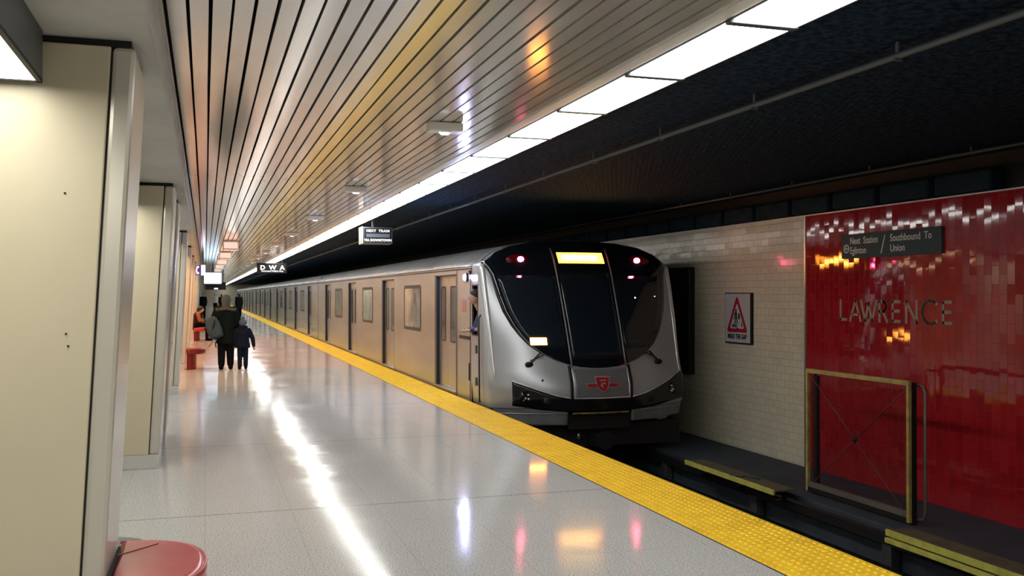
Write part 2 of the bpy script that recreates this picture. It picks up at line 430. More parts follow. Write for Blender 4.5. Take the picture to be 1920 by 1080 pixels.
# tactile edge
mb = MB().box(XY, XE, YB, YF, -.35, -.002)
for j in range(10):
    for i in range(int((17 - 2.8) / .061)):
        cx = XY + .034 + j * .0615; cy = 2.8 + i * .061; o = []
        for (r, z) in ((.021, -.002), (.013, .006)):
            for k in range(6): o.append((cx + r * math.cos(k * math.pi / 3), cy + r * math.sin(k * math.pi / 3), z))
        mb.add(o, [(k, (k + 1) % 6, 6 + (k + 1) % 6, 6 + k) for k in range(6)] + [(6, 7, 8, 9, 10, 11)])
for i in range(int((70 - 17) / .061)):
    cy = 17 + i * .061; mb.add([(XY + .02, cy - .014, -.002), (XE - .02, cy - .014, -.002), (XE - .02, cy, .004), (XY + .02, cy, .004), (XE - .02, cy + .014, -.002), (XY + .02, cy + .014, -.002)], [(0, 1, 2, 3), (3, 2, 4, 5)])
struct(mb, 'trim_1', M['tactile'], 'bright yellow tactile warning strip along the platform edge', fix=False)
struct(MB().box(XY - .012, XY - .0005, YB, YF, -.01, .0015), 'trim_2', M['seam'])
# walls
YR = 11.1
struct(MB().box(XW, XW + .25, 1.5, YR, -1.15, 2.65), 'wall_right', M['red_tile'], 'glossy red vertical tile wall across the track')
struct(MB().box(XW, XW + .25, YR + .03, YF, -1.15, 2.65), 'wall_right_far', M['cream_tile'], 'cream tiled wall across the track beyond the red section')
struct(MB().box(XW, XW + .25, YB, 1.5, -1.15, 2.65), 'wall_right_near', M['cream_tile'])
struct(MB().box(XW - .012, XW + .25, YR, YR + .03, -.72, 2.65), 'trim_3', M['alum'], 'thin metal strip where the red tiles meet the cream tiles')
struct(MB().box(XW - .02, XW + .05, YB, YF, 2.65, 2.665), 'trim_4', M['alum'])
struct(MB().box(XW + .05, XW + .25, YB, YF, 2.665, 3.3), 'wall_right_top', M['black'])
struct(MB().box(2.96, XW + .25, YB, YF, 3.06, 3.3), 'ceiling_track', M['dark_ceiling'], 'black sprayed acoustic ceiling above the track')
struct(MB().box(-6.2, XW + .25, YF, YF + .2, -1.4, 3.3), 'wall_end', M['wall_beige'])
struct(MB().box(-6.2, XW + .25, YB - .2, YB, -1.4, 3.3), 'wall_back', M['wall_beige'])
struct(MB().box(-6.2, -6, YB, YF, -.35, 3.3), 'wall_left', M['wall_beige'])
# slatted ceiling
mb = MB(); P = .105; x = -.285
seg = [YB, -3.5, 1.2, 3.1, 4.8, 6.9, 9.2, 11.8, 15, 19, 24, 30, 38, 50, 70, 100, YF]
ns = 0
while x + .09 < 2.50:
    a, b = x, x + .088
    for k in range(len(seg) - 1):
        pass
    vs = []
    for y in seg:
        dx = random.uniform(-.0025, .0025) if y < 40 else 0; dz = random.uniform(-.0015, .0015)
        vs += [(a + dx, y, ZC + .03), (a + dx, y, ZC + dz), (b + dx, y, ZC + dz), (b + dx, y, ZC + .03)]
    fs = [(i * 4 + k, i * 4 + k + 1, (i + 1) * 4 + k + 1, (i + 1) * 4 + k) for i in range(len(seg) - 1) for k in range(3)]
    mb.add(vs, fs); x += P; ns += 1
o = struct(mb, 'ceiling', M['slat'], 'reflective aluminium slatted ceiling with narrow black gaps', fix=False, autosmooth=35)
struct(MB().box(-.31, 2.53, YB, YF, 3.10, 3.3), 'ceiling_void', M['backing'])
struct(MB().box(-.315, -.206, YB, YF, 2.63, 3.1).box(-.207, -.199, YB, YF, 2.63, 2.66).box(-.207, -.193, YB, YF, 2.80, 2.815), 'trim_5', M['white_paint'], 'off white fascia edging the slatted ceiling')
struct(MB().box(-6, -.315, YB, YF, 2.63, 2.75), 'ceiling_soffit', M['white_paint'], 'dull off white soffit above the pillars')
struct(MB().box(2.505, 2.53, YB, YF, ZC - .005, ZC + .1).box(2.925, 2.96, YB, YF, ZC - .0, ZC + .3), 'trim_6', M['alum'])
struct(MB().box(2.42, 2.505, YB, YF, ZC - .01, ZC + .02), 'trim_7', M['white_metal'])

# continuous light row
PIT = 1.24; y = 6.166 / .9526 - .97; y0l = (6.166 - 2.91 * .3042) / .9526
while y0l - PIT > YB + PIT: y0l -= PIT
t0 = thing('ceiling_light', (2.73, y0l, ZC), '', 'ceiling light', 'white light panels in the continuous row beside the slatted ceiling')
MB().box(2.545, 2.91, y0l + .02, y0l + PIT - .02, ZC - .018, ZC + .004).build('diffuser', M['diffuser'], t0)
MB().box(2.53, 2.925, y0l - .028, y0l + .028, ZC - .024, ZC + .03).box(2.53, 2.545, y0l, y0l + PIT, ZC - .01, ZC + .03).box(2.91, 2.925, y0l, y0l + PIT, ZC - .005, ZC + .03).box(2.53, 2.925, y0l, y0l + PIT, ZC + .004, ZC + .03).build('frame', M['fixture_grey'], t0)
k = 0; yy = y0l; vis = 0
while yy + PIT < YF:
    o = t0 if k == 0 else copy_tree(t0)
    o.location.y = yy
    if yy + PIT < 4.3: lab = 'long white lit ceiling panel at the near end of the light row, above the camera'
    else:
        lab = ('%s lit white panel of the ceiling row, from the top of the photo' % ORD[vis]) if vis < len(ORD) else 'small distant lit white panel far down the ceiling light row'
        vis += 1
    o['label'] = lab; k += 1; yy += PIT

# conduits below the dark ceiling
def conduit(x, z, r, lab):
    t = thing('conduit', (x, YB, z), lab, 'pipe')
    MB().tube([(x, YB, z), (x, YF, z)], r, 8).build('pipe', M['conduit'], t, smooth=True)
    for i in range(34):
        y = 4.6 + i * 1.52
        MB().box(x - .006, x + .006, y - .012, y + .012, z - r - .004, 3.06).box(x - r - .006, x + r + .006, y - .012, y + .012, z - r - .006, z - r + .006).build('hanger', M['conduit'], t)
conduit(3.81, 2.98, .022, 'long grey conduit running under the black ceiling next to the light row')
conduit(7.20, 3.00, .018, 'thin conduit under the black ceiling close to the tiled wall')
# acoustic blocks
mb0 = None
for i in range(8, 28):
    y = .65 + .89 * i
    if i == 8:
        y0b = y; ab = MB().box(7.56, XW + .04, y, y + .80, 2.668, 2.885).build('acoustic_block', M['acoustic'], None, bevel=.03)
        ab.data.transform(Matrix.Translation((0, -y, 0))); ab.location.y = y; o = ab
    else:
        o = ab.copy(); COL.objects.link(o); o.location.y = y
    n = i - 8
    if 0 <= n < 14: lab = '%s dark acoustic block above the tiles, from the right photo edge' % ('first' if n == 0 else ORD[n])
    elif n < 0: lab = 'dark acoustic block above the red tiles, nearer than the photo edge'
    else: lab = 'dark acoustic block above the cream tiles behind the train roof'
    tag(o, lab, 'acoustic block', 'dark acoustic blocks along the top of the track wall')

# ------------------------------------------------------------------ pillars
PY = [4.17, 9.4, 11.0, 16.3, 21.4, 26.7, 31.8, 37.0, 42.2, 47.4, 52.6, 62, 72, 84, 98, 116]
plab = ['huge cream enamel pillar filling the left edge of the photo', 'second cream pillar, its front bright below the light box', 'narrow sliver of cream pillar just behind the second pillar',
        'fourth cream pillar down the platform, before the red benches', 'pillar standing at the red bench beside the walking adult', 'sixth pillar, glowing orange in warm light', 'seventh pillar, glowing yellow in warm light',
        'pillar behind the seated person', 'ninth pillar down the platform', 'tenth pillar down the platform', 'eleventh pillar down the platform']
LEAN = .053
def pillar(y, lab):
    t = thing('pillar', (-.7, y, 0), lab, 'pillar', 'cream enamel pillars along the platform')
    zt, zb = 2.60, .13
    xr = lambda z: -.407 + LEAN * z   # right edge leans out towards the top
    W = .78; D = .65
    def slab(x0, x1, ya, yb, m, name, z0=zb, z1=zt, par=t, bev=.006):
        # x0,x1 are offsets from the right edge
        vs = []
        for z in (z0, z1):
            vs += [(xr(z) + x0, ya, z), (xr(z) + x1, ya, z), (xr(z) + x1, yb, z), (xr(z) + x0, yb, z)]
        return MB().hexa(vs).build(name, m, par, bevel=bev)
    slab(-W + .09, -.094, y, y + .06, M['enamel'], 'front_panel')
    slab(-.088, 0, y, y + D, M['enamel_trim'], 'corner_panel', bev=.018)
    slab(-W, -W + .084, y, y + D, M['enamel_trim'], 'corner_panel', bev=.018)
    slab(-W + .09, -.094, y + D - .06, y + D, M['enamel'], 'rear_panel')
    slab(-W + .08, -.09, y + .012, y + D - .012, M['seam'], 'core', bev=0)
    slab(-W + .03, -.02, y + .02, y + D - .02, M['seam'], 'shadow_gap', zt, 2.63, bev=0)
    slab(-W + .004, -.004, y + .004, y + D - .004, M['plinth'], 'plinth', 0, zb, bev=.004)
    return t
for i, y in enumerate(PY):
    t = pillar(y, plab[i] if i < len(plab) else 'small far pillar beyond the passengers')
    if i == 0:
        for (px, pz) in ((-.62, 2.0), (-.60, 1.43), (-.598, 1.378)):
            pass
pa = [o for o in COL.objects if o.name.startswith('pillar')][0]
for (u, v) in ((121, 362), (124, 626), (128, 649)):
    cz = (4.17 * .9526) ; 
    # solve point on plane y=4.17 through pixel
    dx = (u - 960) / F; dz = (552 - v) / F
    c, s = math.cos(YAW), math.sin(YAW)
    # world dir = (c*dx + s, -s*dx + c)
    k = 4.168 / (-s * dx + c); px = k * (c * dx + s); pz = 1.6 + dz * k
    MB().tube([(px, 4.165, pz), (px, 4.1705, pz)], .0045, 8).build('screw_hole', M['seam'], pa)

# luminaires between the pillars
bays = [(-6.5, 4.12, 0), (4.9, 9.35, 0), (11.72, 16.25, 0), (17.0, 21.35, 1), (22.1, 26.65, 1), (27.4, 31.75, 1), (32.5, 36.95, 1), (37.7, 42.15, 1), (42.9, 47.3, 0), (48.1, 52.5, 0)]
bl = ['dark box light fixture with lit underside at the top left corner', 'box light between the first and second pillar', 'box light between the third and fourth pillar']
for i, (a, b, wm) in enumerate(bays):
    t = thing('box_light', (-.85, a, 2.63), bl[i] if i < 3 else ('%s warm box light down the platform, hidden behind pillars' % ORD[i - 3] if wm else '%s box light between the farthest pillars' % ('nearer' if i == 8 else 'last')), 'light fixture')
    MB().box(-1.15, -.607, a, b, 2.44, 2.6285).build('housing', M['fixture_grey'], t)
    MB().box(-1.15, -.607, a, a + .02, 2.425, 2.44).box(-1.15, -.607, b - .02, b, 2.425, 2.44).box(-.625, -.607, a, b, 2.425, 2.44).box(-1.15, -1.13, a, b, 2.425, 2.44).build('rim', M['black'], t)
    MB().box(-1.13, -.625, a + .02, b - .02, 2.43, 2.4395).build('diffuser', M['warm_diffuser'] if wm else M['bay_diffuser'], t)

# ------------------------------------------------------------------ benches
def bench(y, lab, r=.43, near=False, mat=None):
    x0 = -.375
    t = thing('bench', (x0, y, 0), lab, 'bench', 'red rounded benches attached to the pillars')
    def half(rr, ry, z0, z1, xs):
        n = 28; p = [(x0 - .25, y + ry)] if False else []
        pts = []
        for k in range(n + 1):
            a = math.pi / 2 - math.pi * k / n
            pts.append((xs + rr * abs(math.cos(a)) ** .85, y + ry * math.copysign(abs(math.sin(a)) ** .9, math.sin(a))))
        return MB().prism(pts, lambda u, v, d: (u, v, d), z0, z1)
    half(.385, r, .33, .45, x0).build('seat', mat or M['red_vinyl'], t, bevel=.03, autosmooth=40)
    half(.20, r * .72, 0, .33, x0).build('base', M['red_base'], t, autosmooth=40)
    if near:
        pts = []
        for k in range(33):
            a = math.pi / 2 - math.pi * k / 32
            pts.append((x0 + .38 * abs(math.cos(a)) ** .85, y + (r - .005) * math.copysign(abs(math.sin(a)) ** .9, math.sin(a)), .438))
        MB().tube(pts, .006, 6).build('piping', M['red_vinyl'], t, smooth=True)
        MB().box(x0 + .0, x0 + .012, y - .33, y + .28, .447, .456).build('gap_strip', M['seam'], t)
        MB().tube([(x0 + .01, y + .14, .4505), (x0 + .17, y + .30, .4505)], .004, 6).build('seam', M['red_base'], t)
    return t
bench(4.42, 'glossy red padded bench in the bottom left corner beside the huge pillar', near=True)
bench(21.75, 'dark red bench on the floor left of the walking adult', .40, mat=M['red_base'])
bench(34.9, 'bright red bench under the seated person', .45, mat=M['red_bright'])
tag(MB().tube([(-.62, 6.55, 0), (-.62, 6.55, .006)], .27, 32).build('floor_plate', M['grey_disc']), 'round grey plate on the floor behind the near red bench', 'floor plate')

# ------------------------------------------------------------------ ceiling fittings
bh0 = None
for i in range(16):
    y = 7.55 + 4.85 * i
    if i == 0:
        t = thing('emergency_light', (1.86, y, ZC), '', 'ceiling fitting', 'white boxes mounted on the slatted ceiling near the light row')
        MB().box(1.72, 2.0, y, y + .16, ZC - .075, ZC - .004).build('housing', M['white_metal'], t, bevel=.01)
        MB().tube([(1.86, y + .08, ZC - .095), (1.86, y + .08, ZC - .075)], [.035, .05], 16).build('lens', M['bulk_lens'], t, smooth=True)
        MB().box(1.82, 1.90, y + .02, y + .14, ZC - .08, ZC - .0745).build('cover_plate', M['alum'], t)
        bh0 = t; o = t
    else:
        o = copy_tree(bh0); o.location.y = y
    o['label'] = ('%s white box on the slatted ceiling beside the light row, counted from the camera' % ORD[i]) if i < 8 else 'tiny distant white box on the slatted ceiling near the light row'
for i, cz in enumerate((25, 31.5, 38, 44.5, 51)):
    y = (cz - .62 * .3042) / .9526
    if i == 0:
        t = thing('ceiling_box_light', (.62, y, ZC), '', 'ceiling fitting', 'larger white boxes hanging under the middle of the slatted ceiling')
        MB().box(.43, .83, y, y + .3, ZC - .24, ZC - .004).build('housing', M['white_metal'], t, bevel=.01)
        MB().box(.46, .80, y - .006, y, ZC - .20, ZC - .04).build('grille', M['box_glow'], t)
        MB().box(.45, .81, y + .02, y + .28, ZC - .246, ZC - .2405).build('diffuser', M['box_glow'], t)
        b0 = t; o = t
    else: o = copy_tree(b0); o.location.y = y
    o['label'] = '%s hanging white box in the middle of the ceiling, counted from the camera' % ORD[i]

# hanging signs, all facing the camera
FC = lambda x0, y, z0: (lambda u, v, d: (x0 + u, y - d, z0 + v))
y = 17.9
t = thing('train_sign', (2.95, y, 2.5), 'black next train sign hanging in front of the light row', 'sign')
MB().box(2.80, 3.36, y, y + .42, 2.55, 2.86).build('housing', M['fixture_grey'], t, bevel=.01)
MB().box(2.785, 2.799, y + .0, y + .42, 2.55, 2.87).build('side_panel', M['white_metal'], t)
MB().box(2.825, 3.335, y - .006, y - .001, 2.575, 2.835).build('face', M['black'], t)
MB().box(3.0, 3.03, y + .18, y + .21, 2.86, 3.06).build('hanger', M['fixture_grey'], t)
mb = text_mb('NEXT  TRAIN', .062, FC(3.08, y - .007, 2.77), .002, .002, 1.2, 1.0, 'CENTER')
text_mb('VIA DOWNTOWN', .062, FC(3.08, y - .007, 2.595), .002, .002, 1.05, .95, 'CENTER', mb)
mb.build('lettering', M['sign_letter'], t)
MB().box(2.86, 3.30, y - .009, y - .006, 2.67, 2.735).build('display_row', M['led_dim'], t)
y = 39.0
t = thing('waiting_area_sign', (2.5, y, 2.6), 'black DWA sign hanging above the platform edge', 'sign')
MB().box(1.93, 3.08, y, y + .12, 2.44, 2.84).build('housing', M['black'], t, bevel=.01)
mb = text_mb('D  W  A', .235, FC(2.52, y - .002, 2.58), .004, .008, 1.0, 1.12, 'CENTER')
text_mb('Designated Waiting Area', .082, FC(2.52, y - .002, 2.495), .004, .0015, 1.0, 1.0, 'CENTER', mb)
mb.build('lettering', M['sign_letter'], t)
for hx in (2.15, 2.89): MB().box(hx, hx + .02, y + .05, y + .07, 2.80, 3.06 if hx > 2.5 else 2.997).build('hanger', M['fixture_grey'], t)
y = 35.7
t = thing('phone_sign', (-.25, y, 2.4), 'small purple telephone sign hanging beside the pillars', 'sign')
MB().box(-.40, -.145, y, y + .3, 2.28, 2.64).build('housing', M['purple_sign'], t, bevel=.01)
MB().box(-.143, .0, y + .02, y + .28, 2.28, 2.64).build('side_panel', M['sign_glow'], t)
pts = [(-.235 - .065 * math.sin(a), y - .008, 2.46 + .11 * math.cos(a)) for a in [R(k) for k in range(15, 166, 15)]]
MB().tube(pts, .022, 8).ball(pts[0], (.04, .02, .035)).ball(pts[-1], (.04, .02, .035)).build('receiver_symbol', M['sign_glow'], t, smooth=True)
MB().box(-.12, -.10, y + .14, y + .16, 2.64, 3.0).build('hanger', M['fixture_grey'], t)
y = 47.0
t = thing('information_screen', (.33, y, 2.2), 'glowing white video screen hanging over the platform', 'screen')
MB().box(-.10, .76, y, y + .12, 2.05, 2.66).build('housing', M['gloss_black'], t, bevel=.01)
MB().box(-.06, .72, y - .006, y - .001, 2.10, 2.62).build('display', M['screen'], t)
MB().box(.30, .36, y + .04, y + .08, 2.66, ZC + .03).build('hanger', M['fixture_grey'], t)
y = 50.0
t = thing('clock_sign', (.4, y, 1.9), 'black box sign hanging below the glowing screen', 'sign')
MB().box(0.0, .98, y, y + .3, 1.83, 2.2).build('housing', M['gloss_black'], t, bevel=.01)
MB().box(.42, .60, y - .004, y, 1.86, 1.92).build('lit_label', M['screen'], t)
MB().box(.85, .88, y + .1, y + .13, 2.2, ZC + .03).build('hanger', M['fixture_grey'], t)

# ------------------------------------------------------------------ wall signs (face -X)
FW = lambda y0, z0: (lambda u, v, d: (XW - d, y0 - u, z0 + v))
t = thing('next_station_sign', (XW, 9.4, 2.2), 'slate sign reading Next Station Eglinton / Southbound To Union on red tiles', 'sign')
f = FW(10.3, 2.05)
MB().prism(rrect(0, 1.73, 0, .30, .008, 2), f, .002, .03).build('panel', M['sign_slate'], t)
def T(txt, size, u, v, xs=.92, bold=.001):
    g = lambda a, b, d: f(a + u, b + v, d + .0305); text_mb(txt, size, g, .002, bold, 1.0, xs, 'LEFT').build('lettering', M['letter_white'], t)
T('Next  Station', .12, .165, .175, .80); T('Eglinton', .12, .165, .055, .80)
T('Southbound  To', .12, .90, .175, .86); T('Union', .12, .90, .055, .86)
mb = MB(); mb.prism([(.735, .04), (.75, .04), (.82, .255), (.805, .255)], f, .0305, .033)
ro = [(.095 + .055 * math.cos(R(k * 15)), .12 + .055 * math.sin(R(k * 15))) for k in range(24)]
ri = [(.095 + .040 * math.cos(R(k * 15)), .12 + .040 * math.sin(R(k * 15))) for k in range(24)]
mb.ring2(ro, ri, f, .0305, .033)
mb.prism([(.066, .12), (.092, .092), (.103, .092), (.088, .113), (.125, .113), (.125, .127), (.088, .127), (.103, .148), (.092, .148)], f, .0305, .033)
mb.build('symbols', M['letter_white'], t)
# station name
f = FW(10.38, 1.275)
mb = MB(); u = 0
def strokes(*ls, th=.036):
    for l in ls:
        for (a, b) in zip(l[:-1], l[1:]):
            a = Vector(a); b = Vector(b); d = (b - a).normalized() * th * .0; n = Vector((-(b - a).y, (b - a).x)).normalized() * th / 2
            e = (b - a).normalized() * th * .35
            mb.prism([tuple(a - n - e + Vector((u, 0))), tuple(b - n + e + Vector((u, 0))), tuple(b + n + e + Vector((u, 0))), tuple(a + n - e + Vector((u, 0)))], f, .0002, .004)
H = .25
arc = lambda cx, cy, rx, ry, a0, a1, n=14: [(cx + rx * math.cos(R(a0 + (a1 - a0) * k / n)), cy + ry * math.sin(R(a0 + (a1 - a0) * k / n))) for k in range(n + 1)]
for ch, uu in (('L', .02), ('A', .21), ('W', .42), ('R', .76), ('E', .99), ('N', 1.22), ('C', 1.48), ('E', 1.80)):
    u = uu
    if ch == 'L': strokes([(0, H), (0, .01), (.11, .01)])
    if ch == 'A': strokes([(0, 0), (.10, H), (.20, 0)], [(.04, .075), (.16, .075)])
    if ch == 'W': strokes([(0, H), (.075, 0), (.14, H - .03), (.205, 0), (.28, H)])
    if ch == 'R': strokes([(0, 0), (0, H - .01), (.06, H - .01)] + arc(.06, .18, .06, .06, 90, -90, 8) + [(.0, .12)], [(.06, .12), (.135, 0)])
    if ch == 'E': strokes([(.12, H - .01), (0, H - .01), (0, .01), (.12, .01)], [(0, .13), (.11, .13)])
    if ch == 'N': strokes([(0, 0), (0, H), (.17, 0), (.17, H)])
    if ch == 'C': strokes(arc(.13, H / 2, .13, .13, 45, 315, 18))
tag(mb.build('station_name', M['letter_gold'], None, fix=False), 'beige LAWRENCE station name lettering on the red tile wall', 'lettering')
# mind the gap
f = FW(13.16, .855)
t = thing('mind_the_gap_sign', (XW, 12.8, 1.2), 'white mind the gap warning sign with red triangle on cream tiles', 'sign')
MB().prism(rrect(0, .76, 0, .77, .005, 2), f, .002, .035).build('frame', M['black'], t)
MB().prism(rrect(.015, .725, .02, .755, .005, 2), f, .0352, .04).build('face', M['sign_white'], t)
def rtri(cx, y0, y1, hw, r):
    P3 = [(cx - hw, y0), (cx + hw, y0), (cx, y1)]; out = []
    for k, (sx, sy) in enumerate(P3):
        cxx = cx + (sx - cx) * (1 - r); cyy = (y0 + (y1 - y0) / 3) + (sy - (y0 + (y1 - y0) / 3)) * (1 - r)
        a0 = (210, 330, 90)[k]
        for j in range(-3, 4): out.append((cxx + .035 * math.cos(R(a0 + j * 20)), cyy + .035 * math.sin(R(a0 + j * 20))))
    return out
MB().ring2(rtri(.365, .19, .70, .27, .10), [(p[0] * .70 + .365 * .30, p[1] * .70 + (.36) * .30) for p in rtri(.365, .19, .70, .27, .10)], f, .0402, .043).build('warning_triangle', M['sign_red'], t)
mb = MB()
mb.prism(arc(.335, .50, .020, .023, 0, 350, 12), f, .0402, .043)
for q in ([(.31, .475), (.36, .475), (.365, .39), (.315, .39)], [(.315, .39), (.338, .39), (.318, .30), (.295, .30)], [(.342, .39), (.365, .39), (.385, .30), (.362, .30)],
          [(.31, .475), (.295, .40), (.275, .36), (.262, .37), (.285, .42), (.30, .475)], [(.40, .47), (.445, .44), (.445, .37), (.40, .37)], [(.34, .215), (.375, .25), (.41, .215)], [(.49, .34), (.52, .26), (.49, .26)]):
    mb.prism(q, f, .0402, .043)
mb.build('walking_figure', M['black'], t)
MB().prism([(.23, .295), (.36, .295), (.36, .245), (.21, .245)], f, .0402, .042).build('platform_symbol', M['conduit'], t)
mb = MB(); text_mb('MIND THE GAP', .10, lambda a, b, d: f(a + .365, b + .075, d + .0402), .002, .004, 1.0, .78, 'CENTER', mb)
mb.build('lettering', M['black'], t)
# dark panel by train
t = thing('dark_wall_panel', (XW, 14.7, 1.1), 'tall black panel on the cream wall beside the train nose', 'panel')
MB().box(XW - .10, XW - .001, 14.18, 15.35, .28, 2.05).build('board', M['black'], t, bevel=.01)
MB().box(XW - .115, XW - .10, 14.18, 14.22, .28, 2.05).box(XW - .115, XW - .10, 15.31, 15.35, .28, 2.05).build('frame', M['rubber'], t)

# ------------------------------------------------------------------ gate frame on the ledge
GX = 6.73; gz0 = -.70; gz1 = .73; ga, gb = 7.98, 9.72
t = thing('gate', (GX, 8.85, -.72), 'yellow framed mesh gate with crossed wires standing before the red tiles', 'gate')
FG = lambda u, v, d: (GX + d, u, v)
MB().prism([(ga, gz0), (ga + .038, gz0), (ga + .038, gz1 - .05), (gb - .04, gz1 - .05), (gb - .04, gz0), (gb, gz0), (gb, gz1), (ga, gz1)], FG, 0, .04).build('frame', M['yellow_paint'], t, bevel=.004)
MB().box(GX + .0, GX + .04, ga + .039, gb - .041, gz0, gz0 + .045).build('bottom_bar', M['dark_metal'], t)
MB().box(GX + .052, GX + .10, gb - .14, gb - .09, gz0 - .02, gz1 - .08).box(GX + .052, GX + .10, ga + .0, ga + .05, gz0 - .02, gz1 - .02).build('post', M['dark_metal'], t)
c0 = ((ga + gb) / 2, .02)
MB().tube([(GX + .03, ga + .06, gz1 - .08), (GX + .025, c0[0], c0[1])], .006, 6).tube([(GX + .03, gb - .06, gz1 - .08), (GX + .025, c0[0], c0[1])], .006, 6).tube([(GX + .03, ga + .06, gz0 + .06), (GX + .025, c0[0], c0[1])], .006, 6).tube([(GX + .03, gb - .06, gz0 + .06), (GX + .025, c0[0], c0[1])], .006, 6).build('cross_wire', M['wire'], t, smooth=True)
MB().ball((GX + .02, c0[0], c0[1]), (.015, .035, .04)).build('wire_hub', M['dark_metal'], t, smooth=True)
MB().box(GX + .01, GX + .045, ga + .05, gb - .05, gz0 + .05, gz0 + .11).build('bottom_rail', M['pipe'], t)
mb = MB(); n = 46
for i in range(n):
    yq = ga + .06 + (gb - ga - .12) * i / (n - 1); mb.box(GX + .036, GX + .0375, yq - .0007, yq + .0007, gz0 + .05, gz1 - .07)
for i in range(36):
    zq = gz0 + .05 + (gz1 - gz0 - .12) * i / 35; mb.box(GX + .036, GX + .0375, ga + .05, gb - .05, zq - .0007, zq + .0007)
mb.build('wire_mesh', M['mesh_wire'], t)
GL = GX + .16
def loop(y, s):
    return [(GX + .05, y - s * .10, gz1 - .05), (GL, y, gz1 - .05), (GL, y + s * .05, gz1 - .07), (GL, y + s * .07, gz1 - .13), (GL, y + s * .07, gz0 + .12), (GL, y + s * .05, gz0 + .04), (GL, y, gz0 + .02), (GX + .05, y - s * .10, gz0 + .02)]
MB().tube(loop(ga + .02, -1), .016, 10).build('pipe_loop', M['pipe'], t, smooth=True)
MB().tube(loop(gb - .02, 1), .016, 10).build('pipe_loop', M['dark_metal'], t, smooth=True)

# ------------------------------------------------------------------ rails and cover boards
TC = 3.86 + 1.57
for sx, lab in ((-.75, 'running rail nearest the platform'), (.75, 'running rail on the far side of the track')):
    x = TC + sx; t = thing('running_rail', (x, YB, -1.15), lab, 'rail')
    prof = [(-.07, 0), (.07, 0), (.07, .012), (.012, .03), (.012, .11), (.036, .12), (.036, .155), (-.036, .155), (-.036, .12), (-.012, .11), (-.012, .03), (-.07, .012)]
    MB().prism(prof, lambda u, v, d: (x + u, d, -1.15 + v), YB, 70).build('rail', M['rail'], t)
    mb = MB()
    for i in range(40): mb.box(x - .17, x + .17, 1 + i * .76, 1.2 + i * .76, -1.149, -1.135).box(x - .12, x - .08, 1.06 + i * .76, 1.14 + i * .76, -1.14, -1.09).box(x + .08, x + .12, 1.06 + i * .76, 1.14 + i * .76, -1.14, -1.09)
    mb.build('rail_fixings', M['dark_metal'], t)
t = thing('third_rail', (6.30, YB, -1.15), 'dark third rail on its brackets under the yellow cover boards', 'rail')
MB().prism([(-.04, 0), (.04, 0), (.04, .10), (-.04, .10)], lambda u, v, d: (6.41 + u, d, -.86 + v), YB, 70).build('rail', M['dark_metal'], t)
for i in range(14): MB().box(6.37, 6.47, 3 + i * 2.4, 3.14 + i * 2.4, -1.15, -.86).build('bracket', M['concrete'], t)
t = thing('cable_trough', (6.0, YB, -1.15), 'low dark cable trough beside the track', 'trough')
MB().box(5.80 + .0, 5.94, YB, 60, -1.149, -1.05).build('trough', M['ledge'], t)
def board(a, b, lab, double):
    t = thing('cover_board', (6.28, a, -.62), lab, 'cover board', 'yellow cover boards along the third rail')
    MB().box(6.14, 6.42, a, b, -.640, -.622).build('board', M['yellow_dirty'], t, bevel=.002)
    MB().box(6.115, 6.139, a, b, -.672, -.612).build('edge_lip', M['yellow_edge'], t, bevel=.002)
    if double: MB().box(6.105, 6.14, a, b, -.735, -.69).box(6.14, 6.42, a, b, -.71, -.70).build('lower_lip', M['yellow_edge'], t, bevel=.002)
    n = 3
    for i in range(n):
        yy = a + .15 + (b - a - .35) * i / (n - 1); MB().box(6.36, 6.40, yy, yy + .05, -.86 if not double else -.86, -.641).box(6.28, 6.5, yy, yy + .05, -.80, -.765).build('bracket', M['dark_metal'], t)
    if not double: MB().tube([(6.12, a + .95, -.612), (6.2, a + .8, -.612), (6.26, a + .85, -.612), (6.34, a + .62, -.612)], .008, 6).build('split_splinter', M['black'], t)
board(9.45, 11.55, 'worn yellow cover board with a crack, left of the gate', False)
board(5.3, 7.57, 'double edged yellow cover board at the lower right corner', True)

# ------------------------------------------------------------------ train
XL = 3.86; XR = XL + 3.14
def roofprof():
    return [(-1.57, 2.02), (-1.555, 2.07), (-1.50, 2.12), (-1.36, 2.23), (-1.12, 2.33), (-.75, 2.40), (-.35, 2.43), (0, 2.44), (.35, 2.43), (.75, 2.40), (1.12, 2.33), (1.36, 2.23), (1.50, 2.12), (1.555, 2.07), (1.57, 2.02)]
def holed(X, y0, y1, z0, z1, holes, depth, mb, mb2=None):
    ys = sorted({y0, y1} | {h[0] for h in holes} | {h[1] for h in holes}); zs = sorted({z0, z1} | {h[2] for h in holes} | {h[3] for h in holes})
    for a, b in zip(ys[:-1], ys[1:]):
        for c, d in zip(zs[:-1], zs[1:]):
            my, mz = (a + b) / 2, (c + d) / 2
            if any(h[0] < my < h[1] and h[2] < mz < h[3] for h in holes): continue
            mb.add([(X, a, c), (X, a, d), (X, b, d), (X, b, c)], [(0, 1, 2, 3)])
def window_set(t, a, b, z0, z1, X=XL):
    fn = lambda u, v, d: (X + d, u, v)
    w = MB().ring2(rrect(a, b, z0, z1, .10), rrect(a + .085, b - .085, z0 + .065, z1 - .065, .07), fn, -.006, .02).build('window_frame', M['grey_rubber'], t)
    MB().prism(rrect(a + .08, b - .08, z0 + .06, z1 - .06, .07), fn, -.004, -.0008).build('window_pane', M['car_glass'], w)
